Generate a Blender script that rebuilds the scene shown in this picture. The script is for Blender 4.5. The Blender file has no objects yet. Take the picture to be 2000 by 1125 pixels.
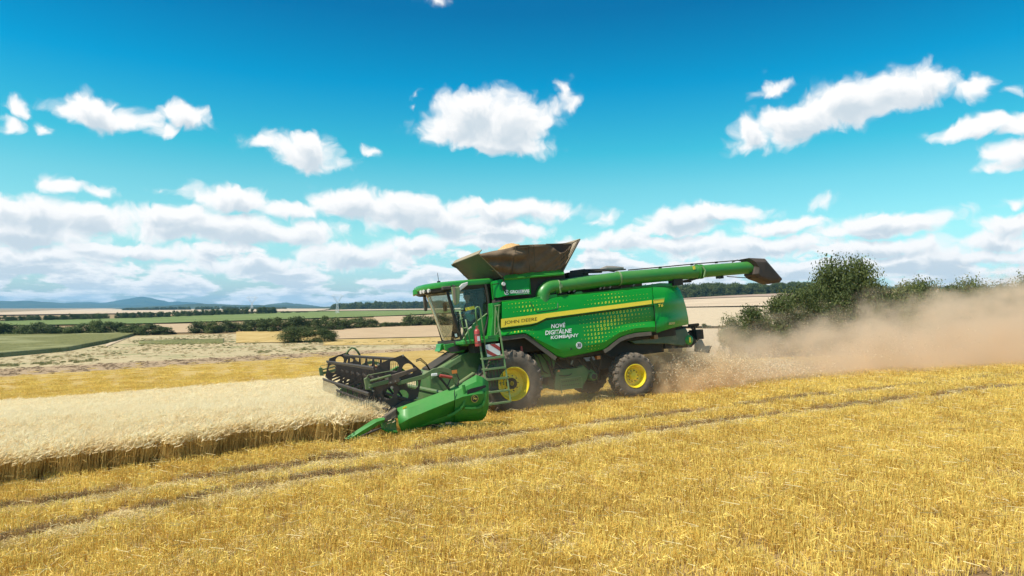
import bpy, bmesh, math, random
import numpy as np
from mathutils import Vector, Matrix

SC = bpy.context.scene
COL = SC.collection
rng = np.random.default_rng(7)
random.seed(7)
F = 1333.33                      # focal length in photo pixels (24 mm on 36 mm, 2000 px wide)
CAMZ = 3.0
PITCH = math.radians(1.611)

# ------------------------------------------------------------------ camera
cam_d = bpy.data.cameras.new('camera'); cam = bpy.data.objects.new('camera', cam_d); COL.objects.link(cam)
cam_d.lens = 24.0; cam_d.sensor_width = 36.0; cam_d.clip_start = 0.1; cam_d.clip_end = 60000
cam.location = (0, 0, CAMZ); cam.rotation_euler = (math.radians(90) + PITCH, 0, 0)
SC.camera = cam

# ------------------------------------------------------------------ render / view
SC.view_settings.view_transform = 'Standard'
SC.view_settings.look = 'None'
SC.view_settings.exposure = 0.36
SC.view_settings.gamma = 1.0
SC.view_settings.use_curve_mapping = False
SC.render.engine = 'CYCLES'
SC.cycles.use_denoising = True
SC.cycles.max_bounces = 8
SC.cycles.diffuse_bounces = 3
SC.cycles.glossy_bounces = 3
SC.cycles.transmission_bounces = 4
SC.cycles.transparent_max_bounces = 16
SC.cycles.volume_bounces = 5
SC.cycles.volume_step_rate = 1.0
SC.cycles.volume_max_steps = 256

# ------------------------------------------------------------------ sun and sky
SUN_DIR = Vector((-0.50, -0.30, 0.86)).normalized()
SUN_EL = math.asin(SUN_DIR.z)
SUN_AZ = math.atan2(SUN_DIR.x, SUN_DIR.y)
sun_d = bpy.data.lights.new('sun', 'SUN'); sun = bpy.data.objects.new('sun', sun_d); COL.objects.link(sun)
sun_d.energy = 4.4; sun_d.angle = math.radians(0.5); sun_d.color = (1.0, 0.93, 0.80)
sun.rotation_euler = SUN_DIR.to_track_quat('Z', 'Y').to_euler()
sun.location = (-60, -40, 100)

world = bpy.data.worlds.new('World'); SC.world = world; world.use_nodes = True
WT = world.node_tree; WT.nodes.clear()

def nd(tree, typ, **kw):
    n = tree.nodes.new(typ)
    for k, v in kw.items():
        if k == 'ins':
            for a, b in v.items(): n.inputs[a].default_value = b
        else: setattr(n, k, v)
    return n

def ramp(tree, stops, interp='LINEAR'):
    n = tree.nodes.new('ShaderNodeValToRGB'); cr = n.color_ramp; cr.interpolation = interp
    while len(cr.elements) > 1: cr.elements.remove(cr.elements[-1])
    cr.elements[0].position = stops[0][0]; cr.elements[0].color = (*stops[0][1], 1)
    for p, c in stops[1:]:
        e = cr.elements.new(p); e.color = (*c, 1)
    return n

def mth(tree, op, a=None, b=None, c=None, clamp=False):
    n = tree.nodes.new('ShaderNodeMath'); n.operation = op; n.use_clamp = clamp
    for i, v in enumerate((a, b, c)):
        if v is None: continue
        if isinstance(v, (int, float)): n.inputs[i].default_value = v
        else: tree.links.new(v, n.inputs[i])
    return n.outputs[0]

def azel(px, py):
    v = Vector(((px - 1000) / F, 1.0, (562.5 - py) / F)); v.rotate(Matrix.Rotation(PITCH, 3, 'X'))
    v.normalize(); return math.atan2(v.x, v.y), math.asin(v.z)

# the cloud masses: centre and half sizes in degrees-like units, tilt
CLOUDS = [
 (195,225,100,34,-8),(262,236,50,26,-8),(360,226,56,26,-12),(322,256,34,18,20),(30,210,28,20,-30),(8,248,22,14,0),(75,257,11,9,0),
 (590,295,78,34,-6),(518,276,40,16,-10),(722,298,15,7,0),
 (905,225,95,40,18),(990,240,95,48,0),(960,272,110,24,-8),(1105,170,22,20,-40),(1118,200,13,16,-20),(812,190,13,5,40),(805,215,7,6,0),
 (1515,174,42,13,5),(1560,240,130,42,14),(1680,195,130,42,14),(1800,175,95,30,4),(1920,170,45,24,8),(1470,265,38,28,-30),(1975,180,25,10,0),
 (1900,248,84,17,3),(1985,245,40,20,0),(1985,295,70,28,10),(1955,325,55,14,0),
 (850,0,22,8,0),(130,362,42,14,-5),(180,374,36,11,-8),(325,377,19,8,0),(60,420,170,38,-6),(40,455,200,30,0),(180,430,100,28,-8),
 (450,388,85,26,-5),(330,420,90,26,5),(400,440,200,34,0),(500,452,190,26,0),(560,410,70,15,0),(700,400,90,34,-6),(780,412,150,32,-8),
 (850,430,190,26,-4),(990,410,140,20,-2),(960,448,110,20,0),(1188,421,22,14,-5),(1165,433,20,6,0),
 (1330,424,80,26,4),(1400,415,110,20,-3),(1320,445,90,14,0),(1600,397,36,13,8),(1520,440,90,16,5),(1500,478,150,18,0),
 (1740,432,130,22,2),(1700,450,120,16,0),(1960,440,70,20,0),(1930,465,90,20,0),(1975,402,26,8,0),
 (1225,470,70,20,0),(1330,475,100,18,0),(1430,490,160,16,0),(1700,490,200,18,0),(1880,500,160,16,0),(1150,480,80,16,0),
 (250,490,150,16,0),(90,500,150,18,0),(500,520,120,20,0),(700,500,120,26,0),(820,480,80,20,0),(930,470,90,18,0),(400,505,40,12,0),(340,520,60,14,0)]

def build_cloud_group():
    g = bpy.data.node_groups.new('cloud_field', 'ShaderNodeTree')
    g.interface.new_socket('Vector', in_out='INPUT', socket_type='NodeSocketVector')
    g.interface.new_socket('Density', in_out='OUTPUT', socket_type='NodeSocketFloat')
    gi = g.nodes.new('NodeGroupInput'); go = g.nodes.new('NodeGroupOutput')
    L = g.links.new
    def noise(scale, detail, rough, vec, col=False):
        n = nd(g, 'ShaderNodeTexNoise', ins={'Scale': scale, 'Detail': detail, 'Roughness': rough}); n.noise_dimensions = '2D'
        L(vec, n.inputs['Vector']); return n.outputs['Color' if col else 'Fac']
    def warp(vec, scale, detail, amp, squash):
        sub = nd(g, 'ShaderNodeVectorMath', operation='SUBTRACT'); L(noise(scale, detail, 0.55, vec, True), sub.inputs[0]); sub.inputs[1].default_value = (.5, .5, .5)
        mul = nd(g, 'ShaderNodeVectorMath', operation='MULTIPLY'); L(sub.outputs[0], mul.inputs[0]); mul.inputs[1].default_value = (amp, amp * squash, 0)
        add = nd(g, 'ShaderNodeVectorMath', operation='ADD'); L(vec, add.inputs[0]); L(mul.outputs[0], add.inputs[1]); return add.outputs[0]
    p = warp(gi.outputs[0], 16, 2, .045, .6)
    p = warp(p, 60, 3, .014, .8)
    cur = None
    for (px, py, rx, ry, rot) in CLOUDS:
        a, e = azel(px, py); k = math.cos(a)
        m = nd(g, 'ShaderNodeMapping', vector_type='TEXTURE')
        m.inputs['Location'].default_value = (a, e, 0); m.inputs['Rotation'].default_value = (0, 0, math.radians(rot))
        m.inputs['Scale'].default_value = (rx / F * k * k * 1.17, ry / F * k * 1.17, 1)
        L(p, m.inputs['Vector'])
        ln = nd(g, 'ShaderNodeVectorMath', operation='LENGTH'); L(m.outputs[0], ln.inputs[0])
        k2 = max(.30, min(1.0, math.sqrt(rx * ry) / 42))
        v_ = mth(g, 'MULTIPLY_ADD', ln.outputs['Value'], -k2, k2)
        cur = v_ if cur is None else mth(g, 'SMOOTH_MAX', cur, v_, .12)
    d1 = cur                      # > 0 inside a named mass
    # broken layer towards the horizon: the same cloud deck seen at a flatter and flatter angle
    sep = nd(g, 'ShaderNodeSeparateXYZ'); L(gi.outputs[0], sep.inputs[0])
    az, el = sep.outputs[0], sep.outputs[1]
    elp = mth(g, 'MAXIMUM', el, 0.0)
    inv = mth(g, 'LOGARITHM', mth(g, 'ADD', elp, 0.03), math.e)
    cx = mth(g, 'MULTIPLY', az, 9.0)
    comb = nd(g, 'ShaderNodeCombineXYZ'); L(cx, comb.inputs[0]); L(mth(g, 'MULTIPLY', inv, 2.1), comb.inputs[1])
    n2 = noise(1.25, 6, .56, comb.outputs[0])
    mr = nd(g, 'ShaderNodeMapRange', ins={'From Min': .055, 'From Max': .125, 'To Min': .40, 'To Max': .80}); L(el, mr.inputs['Value'])
    d2 = mth(g, 'MULTIPLY', mth(g, 'SUBTRACT', n2, mr.outputs[0]), 4.0)
    # a few clouds overhead too, outside the picture
    mr2 = nd(g, 'ShaderNodeMapRange', ins={'From Min': .50, 'From Max': .62, 'To Min': .8, 'To Max': .56}); L(el, mr2.inputs['Value'])
    d3 = mth(g, 'MULTIPLY', mth(g, 'SUBTRACT', noise(5, 5, .5, gi.outputs[0]), mr2.outputs[0]), 3.0)
    d = mth(g, 'MAXIMUM', mth(g, 'MAXIMUM', d1, d2), d3)
    vo = nd(g, 'ShaderNodeTexVoronoi', feature='SMOOTH_F1', ins={'Scale': 22.0, 'Detail': 2.0, 'Roughness': .55, 'Lacunarity': 2.3, 'Smoothness': .35}); vo.voronoi_dimensions = '2D'; L(p, vo.inputs['Vector'])
    fine = mth(g, 'ADD', mth(g, 'MULTIPLY', mth(g, 'SUBTRACT', noise(26, 6, .52, p), .5), .60), mth(g, 'MULTIPLY', mth(g, 'SUBTRACT', .98, vo.outputs['Distance']), .36))
    d = mth(g, 'ADD', d, fine)
    low = nd(g, 'ShaderNodeMapRange', ins={'From Min': -.02, 'From Max': -.002, 'To Min': -3.0, 'To Max': 0.0}); L(el, low.inputs['Value'])
    d = mth(g, 'ADD', d, low.outputs[0])
    L(d, go.inputs[0])
    return g

def build_world():
    L = WT.links.new
    tc = nd(WT, 'ShaderNodeTexCoord'); sep = nd(WT, 'ShaderNodeSeparateXYZ'); L(tc.outputs['Generated'], sep.inputs[0])
    az = mth(WT, 'ARCTAN2', sep.outputs[0], sep.outputs[1]); el = mth(WT, 'ARCSINE', sep.outputs[2])
    comb = nd(WT, 'ShaderNodeCombineXYZ'); L(az, comb.inputs[0]); L(el, comb.inputs[1])
    grp = build_cloud_group()
    def dens(off):
        n = WT.nodes.new('ShaderNodeGroup'); n.node_tree = grp
        if off:
            k = mth(WT, 'MINIMUM', mth(WT, 'MULTIPLY_ADD', mth(WT, 'MAXIMUM', el, 0.0), 5.0, .22), 1.0)
            sc = nd(WT, 'ShaderNodeVectorMath', operation='SCALE'); sc.inputs[0].default_value = off; L(k, sc.inputs['Scale'])
            a = nd(WT, 'ShaderNodeVectorMath', operation='ADD'); L(comb.outputs[0], a.inputs[0]); L(sc.outputs[0], a.inputs[1]); L(a.outputs[0], n.inputs[0])
        else: L(comb.outputs[0], n.inputs[0])
        return n.outputs[0]
    d0 = dens(None); d1 = dens((-.005, .015, 0))
    cov = nd(WT, 'ShaderNodeMapRange', interpolation_type='SMOOTHERSTEP', ins={'From Min': -.07, 'From Max': .54}); L(d0, cov.inputs['Value'])
    sh = nd(WT, 'ShaderNodeMapRange', interpolation_type='SMOOTHSTEP', ins={'From Min': .22, 'From Max': 1.0}); L(mth(WT, 'ADD', mth(WT, 'MULTIPLY', d1, .95), mth(WT, 'MULTIPLY', d0, .02)), sh.inputs['Value'])
    elr = nd(WT, 'ShaderNodeMapRange', ins={'From Min': 0.0, 'From Max': 1.0}); L(el, elr.inputs['Value'])
    sky = nd(WT, 'ShaderNodeTexSky', sky_type='NISHITA', sun_disc=False, sun_elevation=SUN_EL, sun_rotation=SUN_AZ, altitude=200, air_density=1.0, dust_density=0.6, ozone_density=2.0)
    tint = ramp(WT, SKY_TINT); L(elr.outputs[0], tint.inputs[0])
    mix = nd(WT, 'ShaderNodeMix', data_type='RGBA', blend_type='MULTIPLY'); mix.inputs['Factor'].default_value = 1
    L(sky.outputs[0], mix.inputs['A']); L(tint.outputs[0], mix.inputs['B'])
    cl = nd(WT, 'ShaderNodeMix', data_type='RGBA'); L(sh.outputs[0], cl.inputs['Factor'])
    cl.inputs['A'].default_value = (9.4, 9.3, 9.2, 1); cl.inputs['B'].default_value = (5.7, 6.5, 7.1, 1)
    fin = nd(WT, 'ShaderNodeMix', data_type='RGBA'); L(cov.outputs[0], fin.inputs['Factor'])
    L(mix.outputs['Result'], fin.inputs['A']); L(cl.outputs['Result'], fin.inputs['B'])
    bg = nd(WT, 'ShaderNodeBackground', ins={'Strength': 0.088}); L(fin.outputs['Result'], bg.inputs['Color'])
    out = nd(WT, 'ShaderNodeOutputWorld'); L(bg.outputs[0], out.inputs[0])
SKY_TINT = [(0.0, (.90, 1.02, 1.30)), (.05, (.92, 1.26, 1.36)), (.10, (.90, 1.50, 1.29)), (.171, (.62, 1.50, 1.27)), (.222, (.22, 1.42, 1.27)), (.314, (.0, 1.14, 1.33)), (.41, (.0, .76, 1.05)), (.7, (.05, .68, 1.0)), (1.0, (.1, .68, 1.0))]
build_world()
world.cycles.sampling_method = 'MANUAL'; world.cycles.sample_map_resolution = 512
world.cycles.sampling_method = 'MANUAL'; world.cycles.sample_map_resolution = 512

# ================================================================== helpers
def tag(o, label=None, cat=None, group=None, kind=None):
    if label: o['label'] = label
    if cat: o['category'] = cat
    if group: o['group'] = group
    if kind: o['kind'] = kind
    return o

def link(name, me, parent=None, mat=None):
    o = bpy.data.objects.new(name, me); COL.objects.link(o)
    if mat is not None and me is not None and len(me.materials) == 0:
        for m in (mat if isinstance(mat, (list, tuple)) else [mat]): me.materials.append(m)
    if parent is not None: o.parent = parent
    return o

def npmesh(name, verts, quads=None, tris=None, smooth=False, uvs=None, mat_idx=None):
    me = bpy.data.meshes.new(name)
    verts = np.asarray(verts, np.float32).reshape(-1, 3)
    nq = 0 if quads is None else len(quads); nt = 0 if tris is None else len(tris)
    loops = np.concatenate([np.asarray(quads, np.int32).ravel() if nq else np.zeros(0, np.int32), np.asarray(tris, np.int32).ravel() if nt else np.zeros(0, np.int32)])
    sizes = np.concatenate([np.full(nq, 4, np.int32), np.full(nt, 3, np.int32)])
    starts = np.concatenate([[0], np.cumsum(sizes)[:-1]]).astype(np.int32) if len(sizes) else np.zeros(0, np.int32)
    me.vertices.add(len(verts)); me.vertices.foreach_set('co', verts.ravel())
    me.loops.add(len(loops)); me.loops.foreach_set('vertex_index', loops)
    me.polygons.add(len(sizes)); me.polygons.foreach_set('loop_start', starts)
    if smooth: me.polygons.foreach_set('use_smooth', np.ones(len(sizes), bool))
    if mat_idx is not None: me.polygons.foreach_set('material_index', np.asarray(mat_idx, np.int32))
    me.update(calc_edges=True); me.validate()
    return me

def new_mat(name):
    m = bpy.data.materials.new(name); m.use_nodes = True
    return m, m.node_tree, m.node_tree.nodes['Principled BSDF']

def noise_mat(name, c1, c2, scale=2.0, detail=6, rough=0.9, bump=0.0, bump_dist=0.02, stretch=(1, 1, 1), rotz=0.0, c3=None, scale3=.3, lo=.35, hi=.65, metallic=0.0, spec=0.3, lo3=.45, hi3=.6):
    m, t, b = new_mat(name); L = t.links.new
    tc = nd(t, 'ShaderNodeTexCoord'); mp = nd(t, 'ShaderNodeMapping'); mp.inputs['Rotation'].default_value = (0, 0, rotz); mp.inputs['Scale'].default_value = stretch
    L(tc.outputs['Object'], mp.inputs[0])
    n = nd(t, 'ShaderNodeTexNoise', ins={'Scale': scale, 'Detail': detail, 'Roughness': .62}); L(mp.outputs[0], n.inputs['Vector'])
    r = ramp(t, [(lo, c1), (hi, c2)]); L(n.outputs['Fac'], r.inputs[0]); col = r.outputs[0]
    if c3 is not None:
        n3 = nd(t, 'ShaderNodeTexNoise', ins={'Scale': scale3, 'Detail': 5, 'Roughness': .6}); L(mp.outputs[0], n3.inputs['Vector'])
        mr = nd(t, 'ShaderNodeMapRange', ins={'From Min': lo3, 'From Max': hi3}); L(n3.outputs['Fac'], mr.inputs['Value'])
        mx = nd(t, 'ShaderNodeMix', data_type='RGBA'); L(mr.outputs[0], mx.inputs['Factor']); L(col, mx.inputs['A']); mx.inputs['B'].default_value = (*c3, 1); col = mx.outputs['Result']
    L(col, b.inputs['Base Color']); b.inputs['Roughness'].default_value = rough; b.inputs['Metallic'].default_value = metallic
    b.inputs['Specular IOR Level'].default_value = spec
    if bump:
        bp = nd(t, 'ShaderNodeBump', ins={'Strength': bump, 'Distance': bump_dist}); L(n.outputs['Fac'], bp.inputs['Height']); L(bp.outputs[0], b.inputs['Normal'])
    return m

def leaf_mat(name, dark, light, trans=.35, rand=.5, rough=.6, scale=1.2):
    m, t, b = new_mat(name); L = t.links.new
    tc = nd(t, 'ShaderNodeTexCoord'); n = nd(t, 'ShaderNodeTexNoise', ins={'Scale': scale, 'Detail': 3}); L(tc.outputs['Object'], n.inputs['Vector'])
    oi = nd(t, 'ShaderNodeObjectInfo'); geo = nd(t, 'ShaderNodeNewGeometry')
    f = mth(t, 'ADD', mth(t, 'MULTIPLY', n.outputs['Fac'], 1 - rand), mth(t, 'MULTIPLY', mth(t, 'ADD', mth(t, 'MULTIPLY', oi.outputs['Random'], .5), mth(t, 'MULTIPLY', geo.outputs['Random Per Island'], .5)), rand))
    r = ramp(t, [(.25, dark), (.7, light)]); L(f, r.inputs[0]); L(r.outputs[0], b.inputs['Base Color']); b.inputs['Roughness'].default_value = rough
    b.inputs['Specular IOR Level'].default_value = .25
    if trans > 0:
        tr = nd(t, 'ShaderNodeBsdfTranslucent'); L(r.outputs[0], tr.inputs[0]); mx = nd(t, 'ShaderNodeMixShader', ins={0: trans}); L(b.outputs[0], mx.inputs[1]); L(tr.outputs[0], mx.inputs[2])
        L(mx.outputs[0], t.nodes['Material Output'].inputs[0])
    return m

# ================================================================== machine frame (rear, away, up) found from the photograph's vanishing points
def _w(c): return np.array([c[0], c[2] * math.cos(PITCH) - c[1] * math.sin(PITCH), c[2] * math.sin(PITCH) + c[1] * math.cos(PITCH)])
_R = np.array([3134.0, 225.5, F]); _R /= np.linalg.norm(_R)
_P = np.array([-554.0, -114.5, F]); _P -= _R * _P.dot(_R); _P /= np.linalg.norm(_P)
MR, MP = _w(_R), _w(_P); MU = np.cross(MR, MP)
_hub = _w(19 * np.array([4 / F, -187.1 / F, 1.0]))
CAMP = np.array([0, 0, CAMZ])
MO = CAMP + _hub - .945 * MU + 1.65 * MP
def ray(px, py): return _w(np.array([(px - 1000) / F, (562.5 - py) / F, 1.0]))
def L3(px, py, y=None, x=None, z=None):
    """machine coordinates of the point at a photo pixel lying on the machine plane x, y or z = value"""
    n, v = (MP, y) if y is not None else ((MR, x) if x is not None else (MU, z))
    d = ray(px, py); t = (v - (CAMP - MO).dot(n)) / d.dot(n); q = CAMP + d * t - MO
    return (q.dot(MR), q.dot(MP), q.dot(MU))
def m2w(p): return MO + p[0] * MR + p[1] * MP + p[2] * MU

# ================================================================== terrain
T_D = np.array([8, 12, 16, 20, 30, 50, 80, 120, 200, 300, 500, 900, 1800, 4000, 9000, 16000.])
T_PX = np.array([-1000, -500, 0, 500, 1000, 1500, 2000, 2500, 3000.])
_zn = {8: (-3.25, -3.1, -2.87, -2.6, -2.35), 12: (-3.27, -3.04, -2.85, -2.63, -2.4), 16: (-3.52, -3.08, -2.87, -2.6, -2.36), 20: (-3.9, -3.5, -3.10, -2.56, -2.3)}
_yf = {30: (831, 802, 764, 733, 717), 50: (795, 766, 735, 711, 700), 80: (752, 727, 708, 692, 684), 120: (725, 703, 688, 672, 664), 200: (693, 679, 666, 652, 645),
       300: (664, 653, 642, 630, 625), 500: (640, 632, 620, 600, 596), 900: (622, 616, 606, 577, 575), 1800: (612, 607, 600, 567, 565), 4000: (606, 603, 599, 575, 575), 9000: (602, 601, 600, 596, 596), 16000: (601, 600.6, 600, 598, 598)}
T_Z = np.zeros((len(T_D), 9))
for i, D in enumerate(T_D):
    row = _zn[D] if D in _zn else tuple(-(y - 600) / F * D for y in _yf[D])
    T_Z[i, 2:7] = row
    T_Z[i, 1] = row[0] + (row[0] - row[1]) * .6; T_Z[i, 0] = T_Z[i, 1] + (row[0] - row[1]) * .3
    T_Z[i, 7] = row[4] + (row[4] - row[3]) * .6; T_Z[i, 8] = T_Z[i, 7] + (row[4] - row[3]) * .3
def _cr(p0, p1, p2, p3, t):
    return p1 + .5 * t * (p2 - p0 + t * (2 * p0 - 5 * p1 + 4 * p2 - p3 + t * (3 * (p1 - p2) + p3 - p0)))
LD = np.log(T_D)
def terrain(x, y):
    x = np.asarray(x, float); y = np.asarray(y, float)
    yy = np.maximum(y, 8.0)
    u = np.clip(1000 + F * x / yy, -1000, 3000)
    ci = (u + 1000) / 500; c = np.clip(np.floor(ci).astype(int), 0, 7); tc_ = ci - c
    ld = np.log(np.clip(yy, 8, 16000)); r = np.clip(np.searchsorted(LD, ld, side='right') - 1, 0, len(T_D) - 2)
    h = LD[r + 1] - LD[r]; t = (ld - LD[r]) / h
    def colint(ri):
        a = [T_Z[ri, np.clip(c + k, 0, 8)] for k in (-1, 0, 1, 2)]
        return _cr(*a, tc_)
    z1, z2 = colint(r), colint(r + 1)
    rm, rp = np.maximum(r - 1, 0), np.minimum(r + 2, len(T_D) - 1)
    z0, z3 = colint(rm), colint(rp)
    m1 = np.where(rm < r, (z2 - z0) / np.maximum(LD[r + 1] - LD[rm], 1e-6), (z2 - z1) / h) * h
    m2 = np.where(rp > r + 1, (z3 - z1) / np.maximum(LD[rp] - LD[r], 1e-6), (z2 - z1) / h) * h
    t2, t3 = t * t, t * t * t
    z = (2 * t3 - 3 * t2 + 1) * z1 + (t3 - 2 * t2 + t) * m1 + (-2 * t3 + 3 * t2) * z2 + (t3 - t2) * m2
    return z + CAMZ

_DS = np.exp(np.linspace(math.log(8), math.log(15000), 900))
def ground_at(px, py):
    """ground point under a photo pixel (nearest hit)"""
    d = ray(px, py); d = d / d[1]
    zs = terrain(d[0] * _DS, _DS); zr = CAMZ + d[2] * _DS
    below = zr <= zs
    if not below.any(): return np.array([d[0] * 14000, 14000, terrain(d[0] * 14000, 14000)])
    i = int(np.argmax(below))
    if i == 0: D = _DS[0]
    else:
        a, b = zr[i - 1] - zs[i - 1], zr[i] - zs[i]; D = _DS[i - 1] + (_DS[i] - _DS[i - 1]) * a / (a - b)
    return np.array([d[0] * D, D, float(terrain(d[0] * D, D))])
def at_dist(px, D):
    d = ray(px, 600); x = d[0] / d[1] * D
    return np.array([x, D, float(terrain(x, D))])

def build_ground():
    ys = np.concatenate([np.linspace(-60, 6, 14), np.exp(np.linspace(math.log(7), math.log(15500), 420))])
    us = np.concatenate([np.linspace(-3.2, -.95, 24)[:-1], np.linspace(-.95, .95, 260), np.linspace(.95, 3.2, 24)[1:]])
    Y, Ux = np.meshgrid(ys, us, indexing='ij'); X = Ux * np.maximum(Y, 30)
    Z = terrain(X, Y)
    nv, nu = Y.shape; idx = np.arange(nv * nu).reshape(nv, nu)
    q = np.stack([idx[:-1, :-1], idx[:-1, 1:], idx[1:, 1:], idx[1:, :-1]], -1).reshape(-1, 4)
    build_ground.low = float(Z.min())
    me = npmesh('ground', np.stack([X, Y, Z], -1), q, smooth=True)
    m = noise_mat('ground_mat', (.17, .105, .05), (.46, .32, .14), scale=5, detail=9, rough=.95, bump=.7, bump_dist=.05)
    o = link('ground', me, mat=m); tag(o, kind='structure'); return o
build_ground()

def yint(pts, x):
    xs = [p[0] for p in pts]; return np.interp(x, xs, [p[1] for p in pts])
def field(name, top, bot, mat, x0, x1, nx=60, ny=14, lift=None, label=None, skirt=0.0, edge=0.0):
    """a field draped on the terrain between two boundary lines (photo pixels on the ground)"""
    V = np.zeros((ny + 1, nx + 1, 3)); r = np.random.default_rng(abs(hash(name)) % 1000 if False else len(name) * 7)
    for i, px in enumerate(np.linspace(x0, x1, nx + 1)):
        yt, yb = yint(top, px), yint(bot, px)
        gt, gb = ground_at(px, yt), ground_at(px, yb)
        for j in range(ny + 1):
            t = j / ny
            D = gb[1] * (gt[1] / gb[1]) ** t
            p = at_dist(px, D)
            p[2] += (lift if lift is not None else .02 + .0012 * D)
            V[j, i] = p
    if edge:
        V[0, :, 1] += r.normal(0, edge, nx + 1); V[-1, :, 1] += r.normal(0, edge, nx + 1)
    idx = np.arange((ny + 1) * (nx + 1)).reshape(ny + 1, nx + 1)
    q = np.stack([idx[:-1, :-1], idx[:-1, 1:], idx[1:, 1:], idx[1:, :-1]], -1).reshape(-1, 4)
    vs = V.reshape(-1, 3)
    if skirt:
        per = list(idx[0, :]) + list(idx[1:, -1]) + list(idx[-1, -2::-1]) + list(idx[-2:0:-1, 0])
        low = vs[per].copy(); low[:, 2] -= skirt; n0 = len(vs); vs = np.vstack([vs, low]); k = len(per)
        q = np.vstack([q, [(per[a], n0 + a, n0 + (a + 1) % k, per[(a + 1) % k]) for a in range(k)]])
    o = link(name, npmesh(name, vs, q, smooth=not skirt), mat=mat); tag(o, kind='structure'); return o

RZ = math.atan2(MR[1], MR[0])     # direction of the seed rows
M_gold = noise_mat('golden_stubble_mat', (.30, .185, .035), (.56, .37, .10), scale=2.6, detail=10, rough=.95, bump=1, bump_dist=.12, stretch=(.6, 1, 1), rotz=-RZ, c3=(.52, .36, .12), scale3=.25)
M_brown = noise_mat('ploughed_mat', (.24, .15, .08), (.56, .40, .23), scale=2.4, detail=9, rough=.95, bump=1, bump_dist=.15, stretch=(.6, 1, 1), rotz=-RZ)
M_pale = noise_mat('dry_grass_mat', (.36, .28, .14), (.60, .47, .27), scale=1.6, detail=10, rough=.95, bump=.8, bump_dist=.25, stretch=(.45, 1, 1), rotz=-RZ, c3=(.27, .26, .11), scale3=.12, lo3=.54, hi3=.64)
M_crop = noise_mat('green_crop_mat', (.085, .095, .022), (.25, .23, .07), scale=1.2, detail=10, rough=.9, bump=1, bump_dist=.5, stretch=(.5, 1, 1), rotz=-RZ, c3=(.26, .25, .10), scale3=.05, lo3=.48, hi3=.56)
M_green = noise_mat('green_field_mat', (.12, .165, .035), (.20, .235, .065), scale=.05, detail=6, rough=.95, stretch=(.2, 1, 1))
M_tan = noise_mat('tan_field_mat', (.42, .29, .16), (.54, .38, .22), scale=.3, detail=7, rough=.95, stretch=(.3, 1, 1))
M_palefar = noise_mat('far_wheat_mat', (.50, .37, .24), (.62, .47, .31), scale=.02, detail=5, rough=.95)
M_ochre = noise_mat('ochre_field_mat', (.42, .27, .07), (.58, .41, .16), scale=.25, detail=7, rough=.95, stretch=(1, .25, 1))
M_soil = noise_mat('bare_soil_mat', (.30, .20, .14), (.46, .33, .23), scale=.05, detail=6, rough=.95, stretch=(.2, 1, 1))
M_path = noise_mat('path_mat', (.50, .38, .24), (.62, .48, .31), scale=.5, rough=.95)

field('golden_stubble_field', [(-500, 768), (0, 738), (640, 697), (900, 682), (1340, 660)], [(-500, 850), (0, 808), (630, 760), (900, 745), (1340, 725)], M_gold, -500, 1340, nx=90, ny=20)
field('ploughed_strip', [(-500, 748), (0, 722), (640, 689), (900, 677), (1340, 655)], [(-500, 769), (0, 739), (640, 698), (900, 683), (1340, 661)], M_brown, -500, 1340, nx=90, ny=6, lift=.13, edge=.5)
field('dry_meadow', [(-500, 705), (0, 660), (330, 655), (560, 651), (900, 648), (1340, 642)], [(-500, 750), (0, 723), (640, 690), (900, 678), (1340, 656)], M_pale, -500, 1340, nx=90, ny=20, lift=.10)
field('maize_field', [(-500, 652), (0, 653), (265, 650), (272, 650)], [(-500, 740), (0, 699), (130, 687), (225, 668), (262, 656), (272, 652)], M_crop, -500, 268, nx=70, ny=16, lift=1.3, skirt=1.7)
field('grass_track', [(205, 675), (262, 651), (290, 649)], [(205, 680), (262, 656), (290, 652)], M_path, 208, 288, nx=20, ny=3, lift=.3)
field('green_patch', [(270, 667), (330, 664), (440, 662)], [(270, 672), (330, 673), (440, 671)], M_crop, 272, 438, nx=60, ny=4, lift=.25, skirt=.3, edge=1.2)
field('ochre_plot', [(455, 649), (560, 647), (640, 646)], [(470, 671), (560, 670), (640, 668)], M_ochre, 462, 640, nx=20, ny=6, lift=.3)
field('tan_field', [(630, 645), (900, 634)], [(630, 664), (900, 658)], M_tan, 632, 1250, nx=30, ny=6, lift=.35)
field('tan_field_front', [(630, 665), (900, 659)], [(630, 676), (900, 673)], M_ochre, 632, 900, nx=30, ny=4, lift=.2, edge=.5)
field('tan_gap_field', [(300, 634), (400, 633)], [(300, 652), (400, 651)], M_tan, 300, 400, nx=10, ny=4, lift=.5)
field('tan_field_behind', [(730, 620), (900, 614)], [(730, 634), (900, 630)], M_tan, 730, 1250, nx=14, ny=4, lift=.6)
field('green_field', [(-500, 636), (0, 629), (250, 623), (500, 612.5), (660, 606), (900, 598), (1250, 592)], [(-500, 642), (0, 638), (300, 633.5), (375, 631), (750, 619), (900, 611), (1250, 603)], M_green, -500, 1250, nx=80, ny=6, lift=1.0)
field('far_wheat_field', [(-500, 618), (0, 611.5), (90, 607.5), (200, 603.0), (245, 605.2), (300, 606.5), (450, 603.2), (900, 602)], [(-500, 622), (0, 617), (300, 613), (560, 610), (900, 606)], M_palefar, -300, 900, nx=80, ny=4, lift=2)
field('bare_soil_field', [(1250, 570), (1330, 567), (1500, 566), (1700, 568)], [(1250, 588), (1330, 586.5), (1480, 581), (1700, 580)], M_soil, 1250, 1700, nx=20, ny=5, lift=1.5)
field('far_stubble_field', [(1250, 588.5), (1330, 587), (1480, 581.5), (1700, 581)], [(1250, 603), (1340, 602), (1700, 597)], M_palefar, 1250, 1700, nx=20, ny=5, lift=1.2)
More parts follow.
